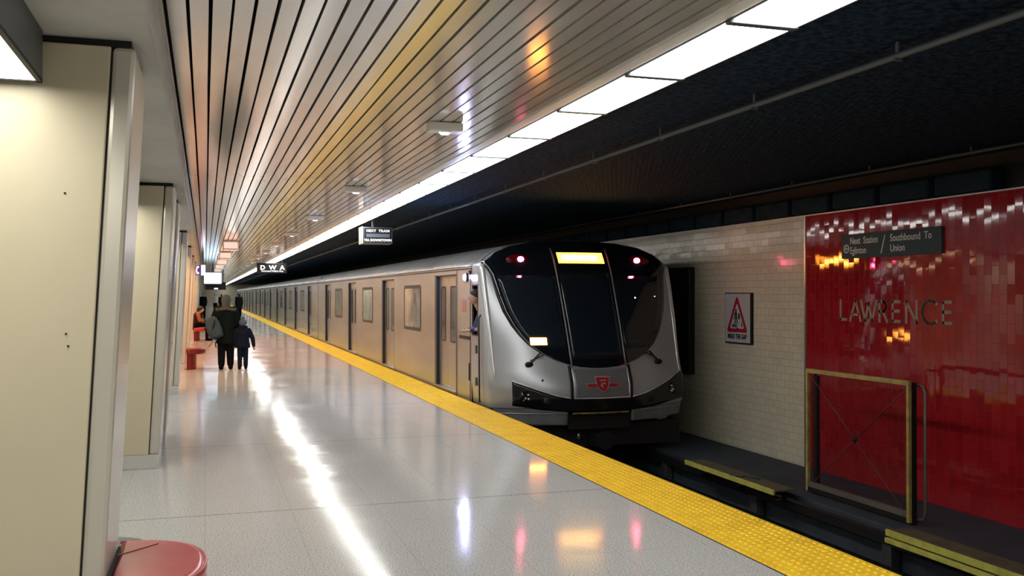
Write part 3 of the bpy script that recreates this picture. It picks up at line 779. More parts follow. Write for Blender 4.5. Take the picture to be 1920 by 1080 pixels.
def door_set(t, a, b, X=XL, zt=1.93):
    fn = lambda u, v, d: (X + d, u, v)
    MB().box(X - .0, X + .10, a - .0, a + .03, .03, zt).box(X, X + .10, b - .13, b, .03, zt).box(X, X + .10, a, b, zt - .02, zt).box(X + .10, X + .12, a, b, .03, zt).build('door_frame', M['jamb'], t)
    MB().box(X - .03, X + .10, a, b, 0.0, .03).build('door_sill', M['alum'], t)
    m = (a + b) / 2
    for (p, q) in ((a + .032, m - .006), (m + .006, b - .132)):
        d = MB().box(X + .055, X + .095, p, q, .035, zt - .022).build('door', M['door_steel'], t, bevel=.004)
        g = MB().ring2(rrect(p + .16, q - .16, .80, 1.74, .06), rrect(p + .185, q - .185, .825, 1.715, .045), fn, .048, .056).build('window_gasket', M['rubber'], d)
        MB().prism(rrect(p + .183, q - .183, .823, 1.717, .045), fn, .050, .0545).build('door_window', M['door_glass'], d)
def car(y0, y1, doors, wins, lab, lead=False):
    t = thing('train_car', (TC, y0, 0), lab, 'train car', 'coupled cars of the silver subway train')
    mb = MB()
    holes = [(a, b, 0.0, 1.93) for a, b in doors]
    holes.sort()
    holed(XL, y0, y1, -.14, 2.02, holes, .1, mb)
    mb.add([(XR, y0, -.14), (XR, y1, -.14), (XR, y1, 2.02), (XR, y0, 2.02)], [(0, 1, 2, 3)])
    mb.add([(XL, y0, -.14), (XR, y0, -.14), (XR, y1, -.14), (XL, y1, -.14)], [(0, 1, 2, 3)])
    for yy in ([y1] if lead else [y0, y1]): mb.add([(XL, yy, -.14), (XR, yy, -.14), (XR, yy, 2.02), (XL, yy, 2.02)], [(0, 1, 2, 3)])
    mb.build('body', M['steel'], t, fix=False)
    mb = MB()
    # belt / cantrail lines
    mb.box(XL - .008, XL + .002, y0, y1, 1.985, 2.005)
    mb.build('cantrail', M['rubber'], t)
    mb = MB(); pr = roofprof(); n = len(pr)
    mb.add([(TC + u, yy, v) for yy in (y0, y1) for u, v in pr], [(k, k + 1, n + k + 1, n + k) for k in range(n - 1)] + [tuple(range(n)), tuple(range(n, 2 * n))])
    rf = mb.build('roof', M['roof'], t, autosmooth=40)
    mb = MB()
    for s in (-1, 1): mb.box(TC + s * 1.58 - .012, TC + s * 1.58 + .012, y0, y1, 2.035, 2.055)
    mb.build('gutter', M['silver_bright'], t)
    for k in range(7): yy = y0 + 1.2 + k * (y1 - y0 - 3) / 6.0; MB().box(XL - .014, XL + .004, yy, yy + 1.3, 2.06, 2.078).build('roof_ledge', M['silver_bright'], t)
    for a, b in doors: door_set(t, a, b)
    for a, b in wins: window_set(t, a, b, .90, 1.78)
    MB().box(TC - 1.25, TC + 1.25, y0 + .3, y1 - .3, -.75, -.141).build('underframe', M['black'], t)
    for yb in (y0 + 2.2, y1 - 4.2):
        bg = MB().box(TC - .85, TC + .85, yb + .3, yb + 1.9, -.90, -.751).build('bogie', M['black'], t)
        for sx in (-.75, .75):
            for dy in (.0, 2.0): MB().tube([(TC + sx - .06, yb + dy, -.62), (TC + sx + .06, yb + dy, -.62)], .375, 20).build('wheel', M['rail'], bg)
    return t
LY0 = 14.1; LY1 = 34.9
def dr(c): return (c - .76, c + .76)
lead = car(LY0, LY1, [dr(c) for c in (15.80, 21.15, 26.6, 32.1)], [(c - .8, c + .8) for c in (18.5, 23.95, 29.4)], 'lead subway car with black windscreen, red lamps and amber display', True)
# extra door hardware on the lead car
MB().prism(rrect(14.20, 14.24, .28, .55, .018), lambda u, v, d: (XL + d, u, v), -.012, -.001).build('handle_recess', M['rubber'], lead)
MB().box(XL - .012, XL - .001, 14.18, 14.82, .905, .955).build('handle_slot', M['black'], lead)
MB().prism(rrect(14.42, 14.66, 1.32, 1.52, .02), lambda u, v, d: (XL + d, u, v), -.004, -.001).build('red_sticker', plain('faded red sticker', (.42, .17, .12), .5), lead)
mb = MB()
for yy in (14.16, 14.98): mb.box(XL - .006, XL - .001, yy, yy + .02, -.1, 1.98)
mb.build('panel_joint', M['grey_rubber'], lead)
MB().ball((XL - .03, 14.40, 1.865), (.02, .06, .05), 14, 10).build('indicator_lamp', M['white_star'], lead, smooth=True)
MB().box(XL - .03, XL - .001, 14.32, 14.48, 1.80, 1.93).build('indicator_housing', M['rubber'], lead)
MB().box(XL - .03, XL - .001, 14.13, 14.19, 1.90, 1.96).build('side_camera', M['black'], lead)
# second and further cars
L2 = 23.3; y0 = 35.12; sec = None
names = ['second subway car, coupled behind the lead car', 'third subway car in line, small in the distance', 'fourth subway car in line, near the vanishing point', 'fifth subway car, far down the platform', 'last subway car, barely visible at the far end']
bellows = []
for i in range(5):
    if i == 0:
        sec = car(y0, y0 + L2, [dr(y0 + 2.8 + k * 5.85) for k in range(4)], [(y0 + 5.72 + k * 5.85 - .8, y0 + 5.72 + k * 5.85 + .8) for k in range(3)], names[0])
    else:
        if y0 + i * (L2 + .22) + L2 > YF: break
        c = copy_tree(sec); c.location.y = y0 + i * (L2 + .22); c['label'] = names[i]
yb = LY1
for i in range(4):
    o = tag(MB().box(XL + .12, XR - .12, yb + .002, yb + .218, -.1, 2.2).build('gangway_bellows', M['rubber']), ['black gangway bellows between the lead and second car', 'black gangway bellows between the second and third car', 'black gangway bellows between the third and fourth car', 'black gangway bellows between the fourth and fifth car'][i], 'bellows')
    yb = y0 + L2 + i * (L2 + .22)

# nose ------------------------------------------------------------
def interp(tb, z):
    if z <= tb[0][0]: return tb[0][1]
    for (a, va), (b, vb) in zip(tb[:-1], tb[1:]):
        if z <= b: return va + (vb - va) * (z - a) / (b - a)
    return tb[-1][1]
Y0T = [(-.3, 12.78), (.1, 12.72), (.33, 12.74), (.57, 12.85), (1.2, 13.10), (1.7, 13.33), (1.98, 13.47), (2.2, 13.62), (2.33, 13.75), (2.42, 13.92), (2.44, 14.1)]
BT = [(-.3, .50), (.6, .48), (1.4, .36), (2.0, .26), (2.44, .15)]
WT = [(-.3, 1.50), (.0, 1.55), (.3, 1.57), (1.6, 1.57), (2.02, 1.565), (2.07, 1.55), (2.12, 1.49), (2.23, 1.35), (2.33, 1.11), (2.40, .74), (2.43, .35), (2.44, .02)]
def faceY(s, z):
    wv = interp(WT, z); q = min(1, abs(s) / max(wv, .01))
    return min(14.06, interp(Y0T, z) + interp(BT, z) * (abs(s) / 1.57) ** 2.4 + (.05 if z < 2.0 else .1) * max(0, (q - .93) / .07) ** 3)
def FF(s, z, d=0): return (TC + s, faceY(s, z) - d, z)
zl = [-.02, .05, .15, .25, .35, .5, .65, .8, 1.0, 1.2, 1.4, 1.6, 1.73, 1.85, 2.02, 2.07, 2.12, 2.17, 2.23, 2.28, 2.33, 2.37, 2.40, 2.43, 2.44]
sl = [-1, -.985, -.965, -.94, -.9, -.82, -.72, -.6, -.45, -.3, -.15, 0, .15, .3, .45, .6, .72, .82, .9, .94, .965, .985, 1]
WY0, WY1 = 13.76, 14.04
vs = []; fs = []; mb = MB(); back = [WY0, WY1, LY0]
nc = len(sl) + 2 * len(back)
for z in zl:
    wv = interp(WT, z); row = []
    cy = faceY(-wv, z)
    bl_ = [max(cy + .003 * (j + 1), yb_) for j, yb_ in enumerate(back)]
    row += [(TC - wv, yy, z) for yy in reversed(bl_)]
    row += [FF(q * wv, z) for q in sl]
    row += [(TC + wv, yy, z) for yy in bl_]
    vs += row
nose_faces = []
for i in range(len(zl) - 1):
    for k in range(nc - 1):
        if k == 1 and zl[i] >= .99 and zl[i + 1] <= 1.74: continue   # cab side window opening
        fs.append((i * nc + k, i * nc + k + 1, (i + 1) * nc + k + 1, (i + 1) * nc + k))
mb.add(vs, fs); mb.build('cab_shell', M['silver'], lead, autosmooth=50, fix=False)
def patch(name, zr, half, mat, d0, parent=lead, smooth=True, lo=None, n=30, thick=None):
    """surface patch following the cab front: rows zr, half(z) gives (left, right)"""
    mb = MB(); v = []; 
    for z in zr:
        a, b = half(z)
        for k in range(n + 1): v.append(FF(a + (b - a) * k / n, z, d0))
    f_ = [(i * (n + 1) + k, i * (n + 1) + k + 1, (i + 1) * (n + 1) + k + 1, (i + 1) * (n + 1) + k) for i in range(len(zr) - 1) for k in range(n)]
    mb.add(v, f_)
    o = mb.build(name, mat, parent, smooth=smooth, fix=False)
    so = o.modifiers.new('solid', 'SOLIDIFY'); so.thickness = thick or (d0 + .006); so.offset = -1 if True else 1
    return o
def vpatch(name, s0, s1, zlo, zhi, mat, d0, n=24, m=8, parent=lead, thick=None):
    """patch bounded by curves zlo(s), zhi(s)"""
    mb = MB(); v = []
    for j in range(m + 1):
        for k in range(n + 1):
            s_ = s0 + (s1 - s0) * k / n; z = zlo(s_) + (zhi(s_) - zlo(s_)) * j / m; v.append(FF(s_, z, d0))
    mb.add(v, [(j * (n + 1) + k, j * (n + 1) + k + 1, (j + 1) * (n + 1) + k + 1, (j + 1) * (n + 1) + k) for j in range(m) for k in range(n)])
    o = mb.build(name, mat, parent, smooth=True, fix=False)
    so = o.modifiers.new('solid', 'SOLIDIFY'); so.thickness = thick or .008; so.offset = -1
    return o
MT = [(.54, .0), (.545, .12), (.56, .30), (.60, .48), (.66, .66), (.75, .84), (.87, 1.0), (1.0, 1.11), (1.15, 1.21), (1.35, 1.30), (1.6, 1.365), (1.9, 1.42), (2.0, 1.47), (2.07, 1.52), (2.12, 1.485), (2.23, 1.345), (2.33, 1.105), (2.40, .735), (2.43, .3)]
zr = [a for a, b in MT]
zr = sorted(set(zr + [.55, .58, .63, .7, .8, .93, 1.07, 1.25, 1.45, 1.75]))
patch('windscreen', zr, lambda z: (-max(.01, interp(MT, z)), max(.01, interp(MT, z))), M['windscreen'], .012, n=44)
# three lighter glass areas inside the mask
def gl(name, s0, s1, z0, z1):
    zz = [z0 + (z1 - z0) * k / 10 for k in range(11)]
    def h(z):
        lim = max(.02, interp(MT, z) - .09); return (max(s0, -lim), min(s1, lim))
    return patch(name, zz, h, M['windscreen2'], .016, n=14, thick=.003)
gl('glass_panel', -1.6, -.47, .82, 1.88); gl('glass_panel', -.40, .40, .66, 1.92); gl('glass_panel', .47, 1.6, .82, 1.88)
for s_ in (-1, 1):
    pts = [FF(s_ * (.42 + .015 * (z - .5)), z, .02) for z in [.56 + (2.3 - .56) * k / 14 for k in range(15)]]
    MB().tube(pts, .012, 6).build('pillar_bead', M['grey_panel'], lead, smooth=True)
# silver edge of the mask: its light-row reflection is shaped as bright ribs
for s_ in (-1, 1):
    pts = []
    for k in range(22):
        z = .42 + (2.04 - .42) * k / 21; wv = interp(WT, z); pts.append(FF(s_ * (wv * (.965 - .03 * (1 - k / 21))), z, .0))
    MB().tube(pts, [.012 + .026 * min(1, k / 10) for k in range(22)], 10).build('corner_highlight', M['silver_bright'], lead, smooth=True)
# headlamp band
BU = [(0, .11), (.46, .11), (.7, .155), (.95, .24), (1.2, .33), (1.36, .40), (1.5, .44)]
BL = [(0, -.075), (.5, -.065), (.9, -.03), (1.25, .015), (1.5, .04)]
up = lambda s: interp(BU, abs(s)); lo_ = lambda s: interp(BL, abs(s))
vpatch('headlamp_band', -1.27, 1.50, lo_, up, M['gloss_black'], .012, n=60)
vpatch('band_trim', -1.27, -.48, lambda s: up(s), lambda s: up(s) + .016, M['silver_bright'], .02, n=24, m=1)
vpatch('band_trim', .48, 1.48, lambda s: up(s), lambda s: up(s) + .016, M['silver_bright'], .02, n=24, m=1)
# central door panel
def chop(z): return z
vpatch('door_panel', -.44, .44, lambda s: .105, lambda s: .52 + .03 * abs(s) , M['grey_panel'], .02, n=16)
vpatch('door_panel_seal', -.485, -.445, lambda s: .1, lambda s: .58, M['black'], .016, n=2)
vpatch('door_panel_seal', .445, .485, lambda s: .1, lambda s: .58, M['black'], .016, n=2)
mb = MB()
mb.tube([FF(s, z, .026) for s, z in [(-.425, .53), (-.425, .3), (-.425, .12), (-.2, .117), (0, .115), (.2, .117), (.425, .12), (.425, .3), (.425, .53)]], .010, 6)
mb.build('door_panel_outline', M['silver_bright'], lead, smooth=True)
# crest
def flat(pts, mat, name, d, th=.004, par=lead):
    mb = MB(); n = len(pts)
    mb.add([FF(s, z, d) for s, z in pts] + [FF(s, z, d - th) for s, z in pts], [tuple(range(n)), tuple(range(2 * n - 1, n - 1, -1))] + [(k, (k + 1) % n, n + (k + 1) % n, n + k) for k in range(n)])
    return mb.build(name, mat, par)
cz_ = .31
shield = [(-.115, .115), (.115, .115), (.11, .075), (.10, .0), (.07, -.07), (0, -.115), (-.07, -.07), (-.10, 0), (-.11, .075)]
bar = [(-.27, .01), (-.24, -.01), (-.235, -.045), (.235, -.045), (.24, -.01), (.27, .01), (.24, .02), (-.24, .02)]
sc = lambda P, k: [(a * k, cz_ + b * k) for a, b in P]
cr = flat(sc(bar, 1.0), M['crest_pale'], 'crest', .026)
flat([(a * .95, cz_ + (b + .0125) * .7 - .0125) for a, b in bar], M['crest_red'], 'crest_bar', .030, par=cr)
flat(sc(shield, 1.0), M['crest_pale'], 'crest_outline', .032, par=cr)
flat(sc(shield, .88), M['crest_red'], 'crest_shield', .036, par=cr)
for q in ([(-.05, .065), (.05, .065), (.05, .05), (-.05, .05)], [(-.03, .03), (-.01, .03), (.0, -.05), (-.02, -.05)], [(.01, .035), (.04, .02), (.03, .0), (.005, .01)], [(-.045, .0), (-.01, -.01), (-.01, -.02), (-.045, -.02)]):
    flat([(a, cz_ + b) for a, b in q], M['crest_pale'], 'crest_monogram', .039, th=.002, par=cr)
# lamps
def lamp_round(s, z, r, mats, name, d=.03, ry=None):
    p = Vector(FF(s, z, .012)); q = Vector(FF(s, z, .02 + d))
    o = MB().tube([p, q], r * 1.15, 20).build(name, mats[0], lead, smooth=False)
    MB().ball(q, (r, .02, r), 16, 8).build('lens', mats[1], o, smooth=True)
    return o
for s_ in (-1, 1):
    hs = s_ * .95
    o = MB().ball(FF(hs + s_ * .03, 2.12, .004), (.19, .035, .085), 20, 10).build('marker_lamp', M['lamp_red_dim'], lead, smooth=True)
    MB().ball(FF(hs, 2.125, .030), (.055, .016, .042), 16, 8).build('lens', M['lamp_red'], o, smooth=True)
    MB().ball(FF(hs, 2.125, .042), (.028, .012, .024), 12, 8).build('bulb', M['lamp_red_core'], o, smooth=True)
o = vpatch('destination_display', -.37, .37, lambda s: 2.075, lambda s: 2.235, M['display_amber'], .02, n=16, m=2)
c_ = vpatch('lit_core', -.31, .27, lambda s: 2.115 + .006 * math.sin(s * 60), lambda s: 2.195 + .008 * math.sin(s * 47), M['display_core'], .024, n=60, m=1, parent=o, thick=.003)
o = vpatch('amber_sign', -.97, -.74, lambda s: .875, lambda s: .975, M['amber_lamp'], .03, n=4, m=2)
MB().ball(FF(.78, 1.55, .02), (.012, .008, .012)).ball(FF(1.16, 1.57, .02), (.010, .008, .006)).build('cab_indicator', M['cab_dot'], lead, smooth=True)
for hs, hz in ((-1.10, .145), (1.24, .205)):
    o = MB().ball(FF(hs, hz, .012), (.095, .03, .085), 20, 10).build('headlamp', M['gloss_black'], lead, smooth=True)
    for (dx, dz) in ((-.032, .03), (.035, .028), (0, -.02), (-.03, -.045), (.04, -.03)):
        MB().ball(FF(hs + dx, hz + dz, .036), (.024, .012, .020), 10, 6).build('lens', M['headlamp'], o, smooth=True)
for s_ in (-1, 1):
    o = MB().ball(FF(s_ * .80, .085, .010), (.07, .02, .06), 16, 8).build('tail_lamp', M['rubber'], lead, smooth=True)
# wipers
for s_ in (-1, 1):
    a = FF(s_ * 1.02, .60, .03); b = FF(s_ * .86, .76, .05)
    o = MB().tube([a, b], .014, 6).tube([FF(s_ * 1.0, .65, .03), FF(s_ * .80, .74, .05)], .01, 6).build('wiper', M['dark_metal'], lead)
    MB().ball(a, (.065, .03, .04), 12, 8).build('wiper_pivot', M['dark_metal'], o, smooth=True)
MB().ball(FF(-.86, .375, .0), (.018, .01, .018)).build('socket', M['black'], lead, smooth=True)
# lower skirt
SKU = lambda s: lo_(s) - .012; 
vpatch('skirt', -1.50, -.50, lambda s: -.27 if s > -1.45 else -.25, SKU, M['skirt'], -.02, n=24, thick=.05)
vpatch('skirt', .50, 1.50, lambda s: -.27 + (.05 if s > 1.2 else 0) + (.03 if s < 1.0 else 0), SKU, M['skirt'], -.02, n=24, thick=.05)
MB().box(XL + .03, XL + .07, 13.25, 14.08, -.28, -.03).build('side_skirt', M['skirt'], lead)
vpatch('skirt_line', -1.48, -.50, lambda s: -.105, lambda s: -.095, M['silver'], -.01, n=20, m=1)
vpatch('skirt_line', .50, 1.48, lambda s: -.085, lambda s: -.075, M['silver'], -.01, n=20, m=1)
vpatch('yellow_stripe', -.44, .44, lambda s: -.115, lambda s: -.088, M['olive_stripe'], .0, n=12, m=1)
MB().box(TC - .48, TC + .48, 12.86, 13.6, -.34, -.12).build('anticlimber', M['black'], lead)
MB().box(TC - 1.4, TC + 1.4, 13.05, 14.3, -.62, -.29).build('pilot_beam', M['black'], lead)
o = MB().box(TC - .12, TC + .12, 12.65, 13.1, -.58, -.40).tube([(TC, 12.6, -.48), (TC, 12.66, -.48)], .13, 16).build('coupler', M['dark_metal'], lead)
MB().ball((TC - .25, 13.02, -.46), (.03, .02, .05)).build('air_hose', M['alum'], lead, smooth=True)
# cab floor / dark interior / grab rail
MB().box(XL + .3, XL + .32, 13.72, 14.08, .95, 1.80).build('cab_partition', M['black'], lead)
MB().box(XL - .006, XL + .02, WY0 - .02, WY0, .98, 1.75).box(XL - .006, XL + .02, WY1, WY1 + .02, .98, 1.75).box(XL - .006, XL + .02, WY0 - .02, WY1 + .02, .98, 1.0).box(XL - .006, XL + .02, WY0 - .02, WY1 + .02, 1.73, 1.75).build('cab_window_frame', M['rubber'], lead)
MB().tube([(XL - .03, 13.52, .02), (XL - .04, 13.52, .05), (XL - .04, 13.56, 1.25), (XL - .0, 13.60, 1.30)], .013, 8).build('grab_rail', M['rubber'], lead, smooth=True)
for z in (.30, .78): MB().box(XL - .012, XL - .001, 13.78, 13.86, z - .06, z + .06).build('latch', M['rubber'], lead)
# ------------------------------------------------------------------ people
def hand(mb, p, d, side, s=1.0, curl=.5, palm=Vector((0, 1, 0))):
    """p wrist, d direction of the hand"""
    p = Vector(p); d = Vector(d).normalized(); nrm = (palm - d * palm.dot(d)).normalized(); lat = d.cross(nrm).normalized() * side
    mb.limb([p, p + d * .05 * s, p + d * .085 * s], [.024 * s, .030 * s, .030 * s], 8)
    for j, (off, ln) in enumerate(((-.026, .070), (-.009, .080), (.009, .075), (.026, .058))):
        b = p + d * .09 * s + lat * off * s
        m = b + d * ln * .5 * s + nrm * curl * .015 * s; e = m + d * ln * .4 * s + nrm * curl * .035 * s
        mb.limb([b, m, e], [.0095 * s, .0085 * s, .007 * s], 6)
    b = p + d * .03 * s - lat * .025 * s
    mb.limb([b, b + (d * .03 - lat * .025) * s, b + (d * .06 - lat * .028 + nrm * .012) * s], [.012 * s, .0105 * s, .008 * s], 6)
def person(loc, yaw, h, label, coat, trous, hair, parts, arms=None, step=.0, female=True, face=True, vox=.011):
    """standing person, local +Y is forward; arms: {side: [shoulder, elbow, wrist]} in unit-height metres for 1.7 m"""
    k = h / 1.70
    t = bpy.data.objects.new('person', None); COL.objects.link(t); t['_o'] = (0, 0, 0)
    t.location = loc; t.rotation_euler = (0, 0, yaw); tag(t, label, 'person')
    S = lambda x, y, z: (x * k, y * k, z * k)
    def SS(ps): return [S(*p) for p in ps]
    rs = lambda *a: [x * k for x in a]
    arms = arms or {}
    A = {}
    for sd in (-1, 1): A[sd] = arms.get(sd, [(.18 * sd, 0, 1.38), (.22 * sd, -.02, 1.10), (.22 * sd, .05, .86)])
    # body
    b = MB()
    b.ball(S(0, .02, 1.585), rs(.075, .095, .115), 16, 12); b.ball(S(0, .105, 1.565), rs(.013, .02, .022))
    for sd in (-1, 1): b.ball(S(.076 * sd, .0, 1.575), rs(.012, .02, .03))
    b.ball(S(0, .085, 1.505), rs(.035, .03, .025))
    b.limb(SS([(0, 0, 1.40), (0, .01, 1.52)]), rs(.055, .05))
    b.loft([S(0, 0, z)[:3] + (rx * k, ry * k) for z, rx, ry in ((.84, .14, .10), (.95, .155, .11), (1.10, .13, .095), (1.28, .155, .11), (1.38, .14, .09), (1.43, .06, .06))])
    legs = {}
    for sd in (-1, 1):
        st = step * sd
        legs[sd] = [(.085 * sd, 0, .88), (.095 * sd, st * .5 + .02, .48), (.10 * sd, st - .02, .09)]
        b.limb(SS(legs[sd]), rs(.085, .055, .038)); b.limb(SS([(.10 * sd, st - .03, .04), (.11 * sd, st + .12, .03)]), rs(.035, .03))
        b.limb(SS(A[sd]), rs(.05, .04, .028))
        dd = Vector(A[sd][2]) - Vector(A[sd][1]); hand(b, S(*A[sd][2]), dd, sd, k)
    fuse(b, vox * k, 1).build('body', M['skin'], t, smooth=True)
    # clothes
    hem = parts.get('hem', .80); flare = parts.get('flare', .20); bulk = parts.get('bulk', 1.0)
    c = MB()
    c.loft([S(0, 0, z)[:3] + (rx * k * bulk, ry * k * bulk) for z, rx, ry in ((hem, flare, flare * .75), (hem + .08, flare, flare * .76), (.98, .185, .145), (1.12, .175, .135), (1.30, .20, .14), (1.39, .175, .12), (1.46, .085, .085))])
    for sd in (-1, 1):
        q = [Vector(a) for a in A[sd]]; q[2] = q[1] + (q[2] - q[1]) * .93
        c.limb(SS([tuple(v) for v in q]), rs(.078 * bulk, .066 * bulk, .052 * bulk))
    fuse(c, vox * k, 3).build('coat', coat, t, smooth=True)
    c = MB()
    for sd in (-1, 1): c.limb(SS([legs[sd][0], legs[sd][1], tuple(Vector(legs[sd][2]) + Vector((0, 0, .04)))]), rs(.112, .092, .076))
    c.ball(S(0, 0, .90), rs(.15, .12, .12)); fuse(c, vox * k, 2).build('trousers', trous, t, smooth=True)
    for sd in (-1, 1):
        st = step * sd; c = MB()
        c.limb(SS([(.10 * sd, st - .02, .18), (.10 * sd, st - .02, .06)]), rs(.06, .052)); c.limb(SS([(.10 * sd, st - .05, .05), (.115 * sd, st + .10, .046), (.12 * sd, st + .16, .04)]), rs(.052, .052, .04))
        fuse(c, vox * k, 2).build('boot', M['boot'], t, smooth=True)
    if 'hood' in parts:
        c = MB(); c.ball(S(0, -.01, 1.60), rs(.108, .125, .135), 18, 12); c.limb(SS([(0, -.03, 1.48), (0, -.04, 1.52)]), rs(.10, .09)); fuse(c, vox * k, 2).build('hood', parts['hood'], t, smooth=True)
    elif hair:
        c = MB(); c.ball(S(0, -.005, 1.605), rs(.088, .10, .11), 16, 12)
        if female: c.ball(S(0, -.06, 1.52), rs(.075, .05, .11))
        fuse(c, vox * k, 2).build('hair', hair, t, smooth=True)
    if 'fur' in parts:
        c = MB()
        pts = [(.20 * math.cos(a), -.045 + .12 * math.sin(a) * (1 if math.sin(a) < 0 else .8), 1.43 - .045 * abs(math.cos(a)) + .015 * math.sin(a)) for a in [2 * math.pi * j / 20 for j in range(21)]]
        c.limb(SS(pts), rs(*([.043] * 21)), 8)
        c.limb(SS([(.185, .0, 1.40), (.205, .06, 1.30), (.15, .12, 1.15)]), rs(.03, .03, .02)); fuse(c, vox * k, 1).build('fur_trim', parts['fur'], t, smooth=True)
    if 'pompom' in parts:
        c = MB(); c.ball(S(0, 0, 1.615), rs(.135, .14, .125), 16, 10); c.ball(S(.0, 0, 1.77), rs(.06, .06, .055)); fuse(c, vox * k, 2).build('knit_hat', parts['pompom'], t, smooth=True)
        c = MB(); c.limb(SS([(-.1, .0, 1.45), (0, -.09, 1.46), (.1, 0, 1.45)]), rs(.07, .07, .07)); fuse(c, vox * k, 2).build('scarf', M['navy'], t, smooth=True)
    return t
AX, AY = .42, 21.35
person((AX, AY, 0), 0, 1.57, 'adult in long black coat and grey hood walking away with a backpack', M['coat_black'], M['trousers_black'], None,
       {'hem': .60, 'flare': .195, 'bulk': 1.12, 'hood': M['hood_grey'], 'fur': M['fur']},
       {-1: [(-.19, 0, 1.38), (-.29, .04, 1.12), (-.14, .24, 1.02)], 1: [(.19, 0, 1.38), (.26, .02, 1.10), (.27, .10, .86)]}, step=.03)
person((.765, 21.3, 0), 0, 1.05, 'small child in navy snow suit and bobble hat beside the adult', M['navy'], M['navy'], None,
       {'hem': .74, 'flare': .21, 'bulk': 1.18, 'pompom': M['knit_blue']},
       {-1: [(-.20, 0, 1.34), (-.28, .0, 1.06), (-.29, .06, .82)], 1: [(.20, 0, 1.34), (.33, -.02, 1.06), (.37, .03, .80)]}, step=.03, vox=.013)
# backpack
bx = thing('backpack', (AX - .25, AY - .17, .9), 'grey backpack slung over the left shoulder of the walking adult', 'backpack')
rotm = Matrix.Rotation(R(-18), 3, 'Y')
def rb(v, c=(AX - .25, AY - .19, .90)): return Vector(c) + rotm @ Vector(v)
c = MB(); c.loft([(0, 0, z, rx, ry) for z, rx, ry in ((-.23, .10, .05), (-.21, .14, .075), (-.08, .155, .09), (.08, .145, .085), (.19, .12, .07), (.235, .07, .045))], 20, sq=3.0)
c.v = [tuple(rb(p)) for p in c.v]; fuse(c, .009, 3).build('bag', M['bag_grey'], bx, smooth=True)
c = MB(); c.loft([(0, -.075, z, rx, .03) for z, rx in ((-.19, .09), (-.17, .11), (-.02, .11), (.0, .09))], 16, sq=3.5); c.v = [tuple(rb(p)) for p in c.v]; c.build('pocket', M['bag_grey'], bx, smooth=True)
MB().tube([rb((-.10, -.082, -.12)), rb((-.02, -.10, .0)), rb((.07, -.085, .14))], .012, 6).tube([rb((-.12, -.03, -.2)), rb((.0, -.03, -.245)), rb((.12, -.03, -.2))], .02, 6).build('trim', M['bag_dark'], bx, smooth=True)
MB().tube([rb((.02, .05, .20)), (AX - .15, AY - .17, 1.22), (AX - .14, AY - .12, 1.33), (AX - .16, AY + .0, 1.37)], .014, 6).tube([rb((.08, .05, .15)), (AX - .10, AY - .17, 1.2), (AX - .12, AY - .13, 1.32)], .010, 6).build('shoulder_strap', M['bag_dark'], bx, smooth=True)
MB().tube([rb((.0, 0, -.23)), (AX - .27, AY - .2, .60), (AX - .35, AY - .18, .50)], .006, 5).tube([rb((.03, 0, -.23)), (AX - .22, AY - .2, .58), (AX - .20, AY - .2, .48)], .012, 5).build('dangling_strap', M['bag_dark'], bx, smooth=True)

# seated person on far bench
def seated():
    sx, sy = -.28, 34.85
    t = bpy.data.objects.new('person', None); COL.objects.link(t); t['_o'] = (0, 0, 0); t.location = (sx, sy, 0)
    t.rotation_euler = (0, 0, R(-90)); tag(t, 'seated person in brown and orange coat reading a paper on the far red bench', 'person')
    b = MB()
    b.ball((0, .14, 1.08), (.075, .09, .11), 14, 10); b.ball((0, .23, 1.06), (.013, .02, .022)); b.limb([(0, .06, .92), (0, .11, 1.02)], [.05, .05])
    b.limb([(0, -.10, .55), (0, -.02, .75), (0, .05, .90)], [.13, .13, .11])
    for s in (-1, 1):
        b.limb([(.09 * s, -.08, .54), (.11 * s, .34, .52), (.11 * s, .34, .09)], [.08, .058, .04]); b.limb([(.11 * s, .33, .04), (.11 * s, .48, .03)], [.035, .03])
        b.limb([(.18 * s, .03, .88), (.22 * s, .10, .68), (.09 * s, .30, .68)], [.05, .04, .028]); hand(b, (.09 * s, .30, .68), (-.2 * s, 1, .05), s)
    fuse(b, .012, 1).build('body', M['skin'], t, smooth=True)
    c = MB(); c.limb([(0, -.10, .56), (0, -.04, .74), (0, .04, .87)], [.185, .18, .14])
    for s in (-1, 1): c.limb([(.17 * s, .03, .87), (.23 * s, .10, .68), (.10 * s, .27, .68)], [.085, .07, .055])
    fuse(c, .014, 3).build('coat', M['brown_coat'], t, smooth=True)
    c = MB(); c.limb([(-.05, .05, .92), (.0, .0, .94), (.05, .05, .92)], [.08, .08, .08]); c.limb([(.18, .04, .88), (.245, .10, .70), (.20, .2, .69)], [.08, .068, .055]); fuse(c, .012, 2).build('orange_scarf', M['orange_coat'], t, smooth=True)
    c = MB()
    for s in (-1, 1): c.limb([(.09 * s, -.06, .55), (.11 * s, .34, .53), (.11 * s, .34, .12)], [.095, .075, .06])
    fuse(c, .014, 2).build('trousers', M['trousers_black'], t, smooth=True)
    for s in (-1, 1):
        c = MB(); c.limb([(.11 * s, .32, .05), (.11 * s, .50, .04)], [.048, .04]); fuse(c, .012, 1).build('shoe', M['boot'], t, smooth=True)
    c = MB(); c.ball((0, .12, 1.11), (.09, .10, .10), 14, 10); c.ball((0, .05, 1.06), (.075, .06, .09)); fuse(c, .012, 2).build('hair', M['hair_dark'], t, smooth=True)
    p = thing('newspaper', (sx + .36, sy, .75), 'white paper in the hands of the seated person', 'paper')
    MB().hexa([(sx + .40, sy - .20, .70), (sx + .56, sy - .20, .78), (sx + .56, sy + .20, .78), (sx + .40, sy + .20, .70), (sx + .397, sy - .20, .706), (sx + .557, sy - .20, .786), (sx + .557, sy + .20, .786), (sx + .397, sy + .20, .706)]).build('sheet', M['paper'], p)
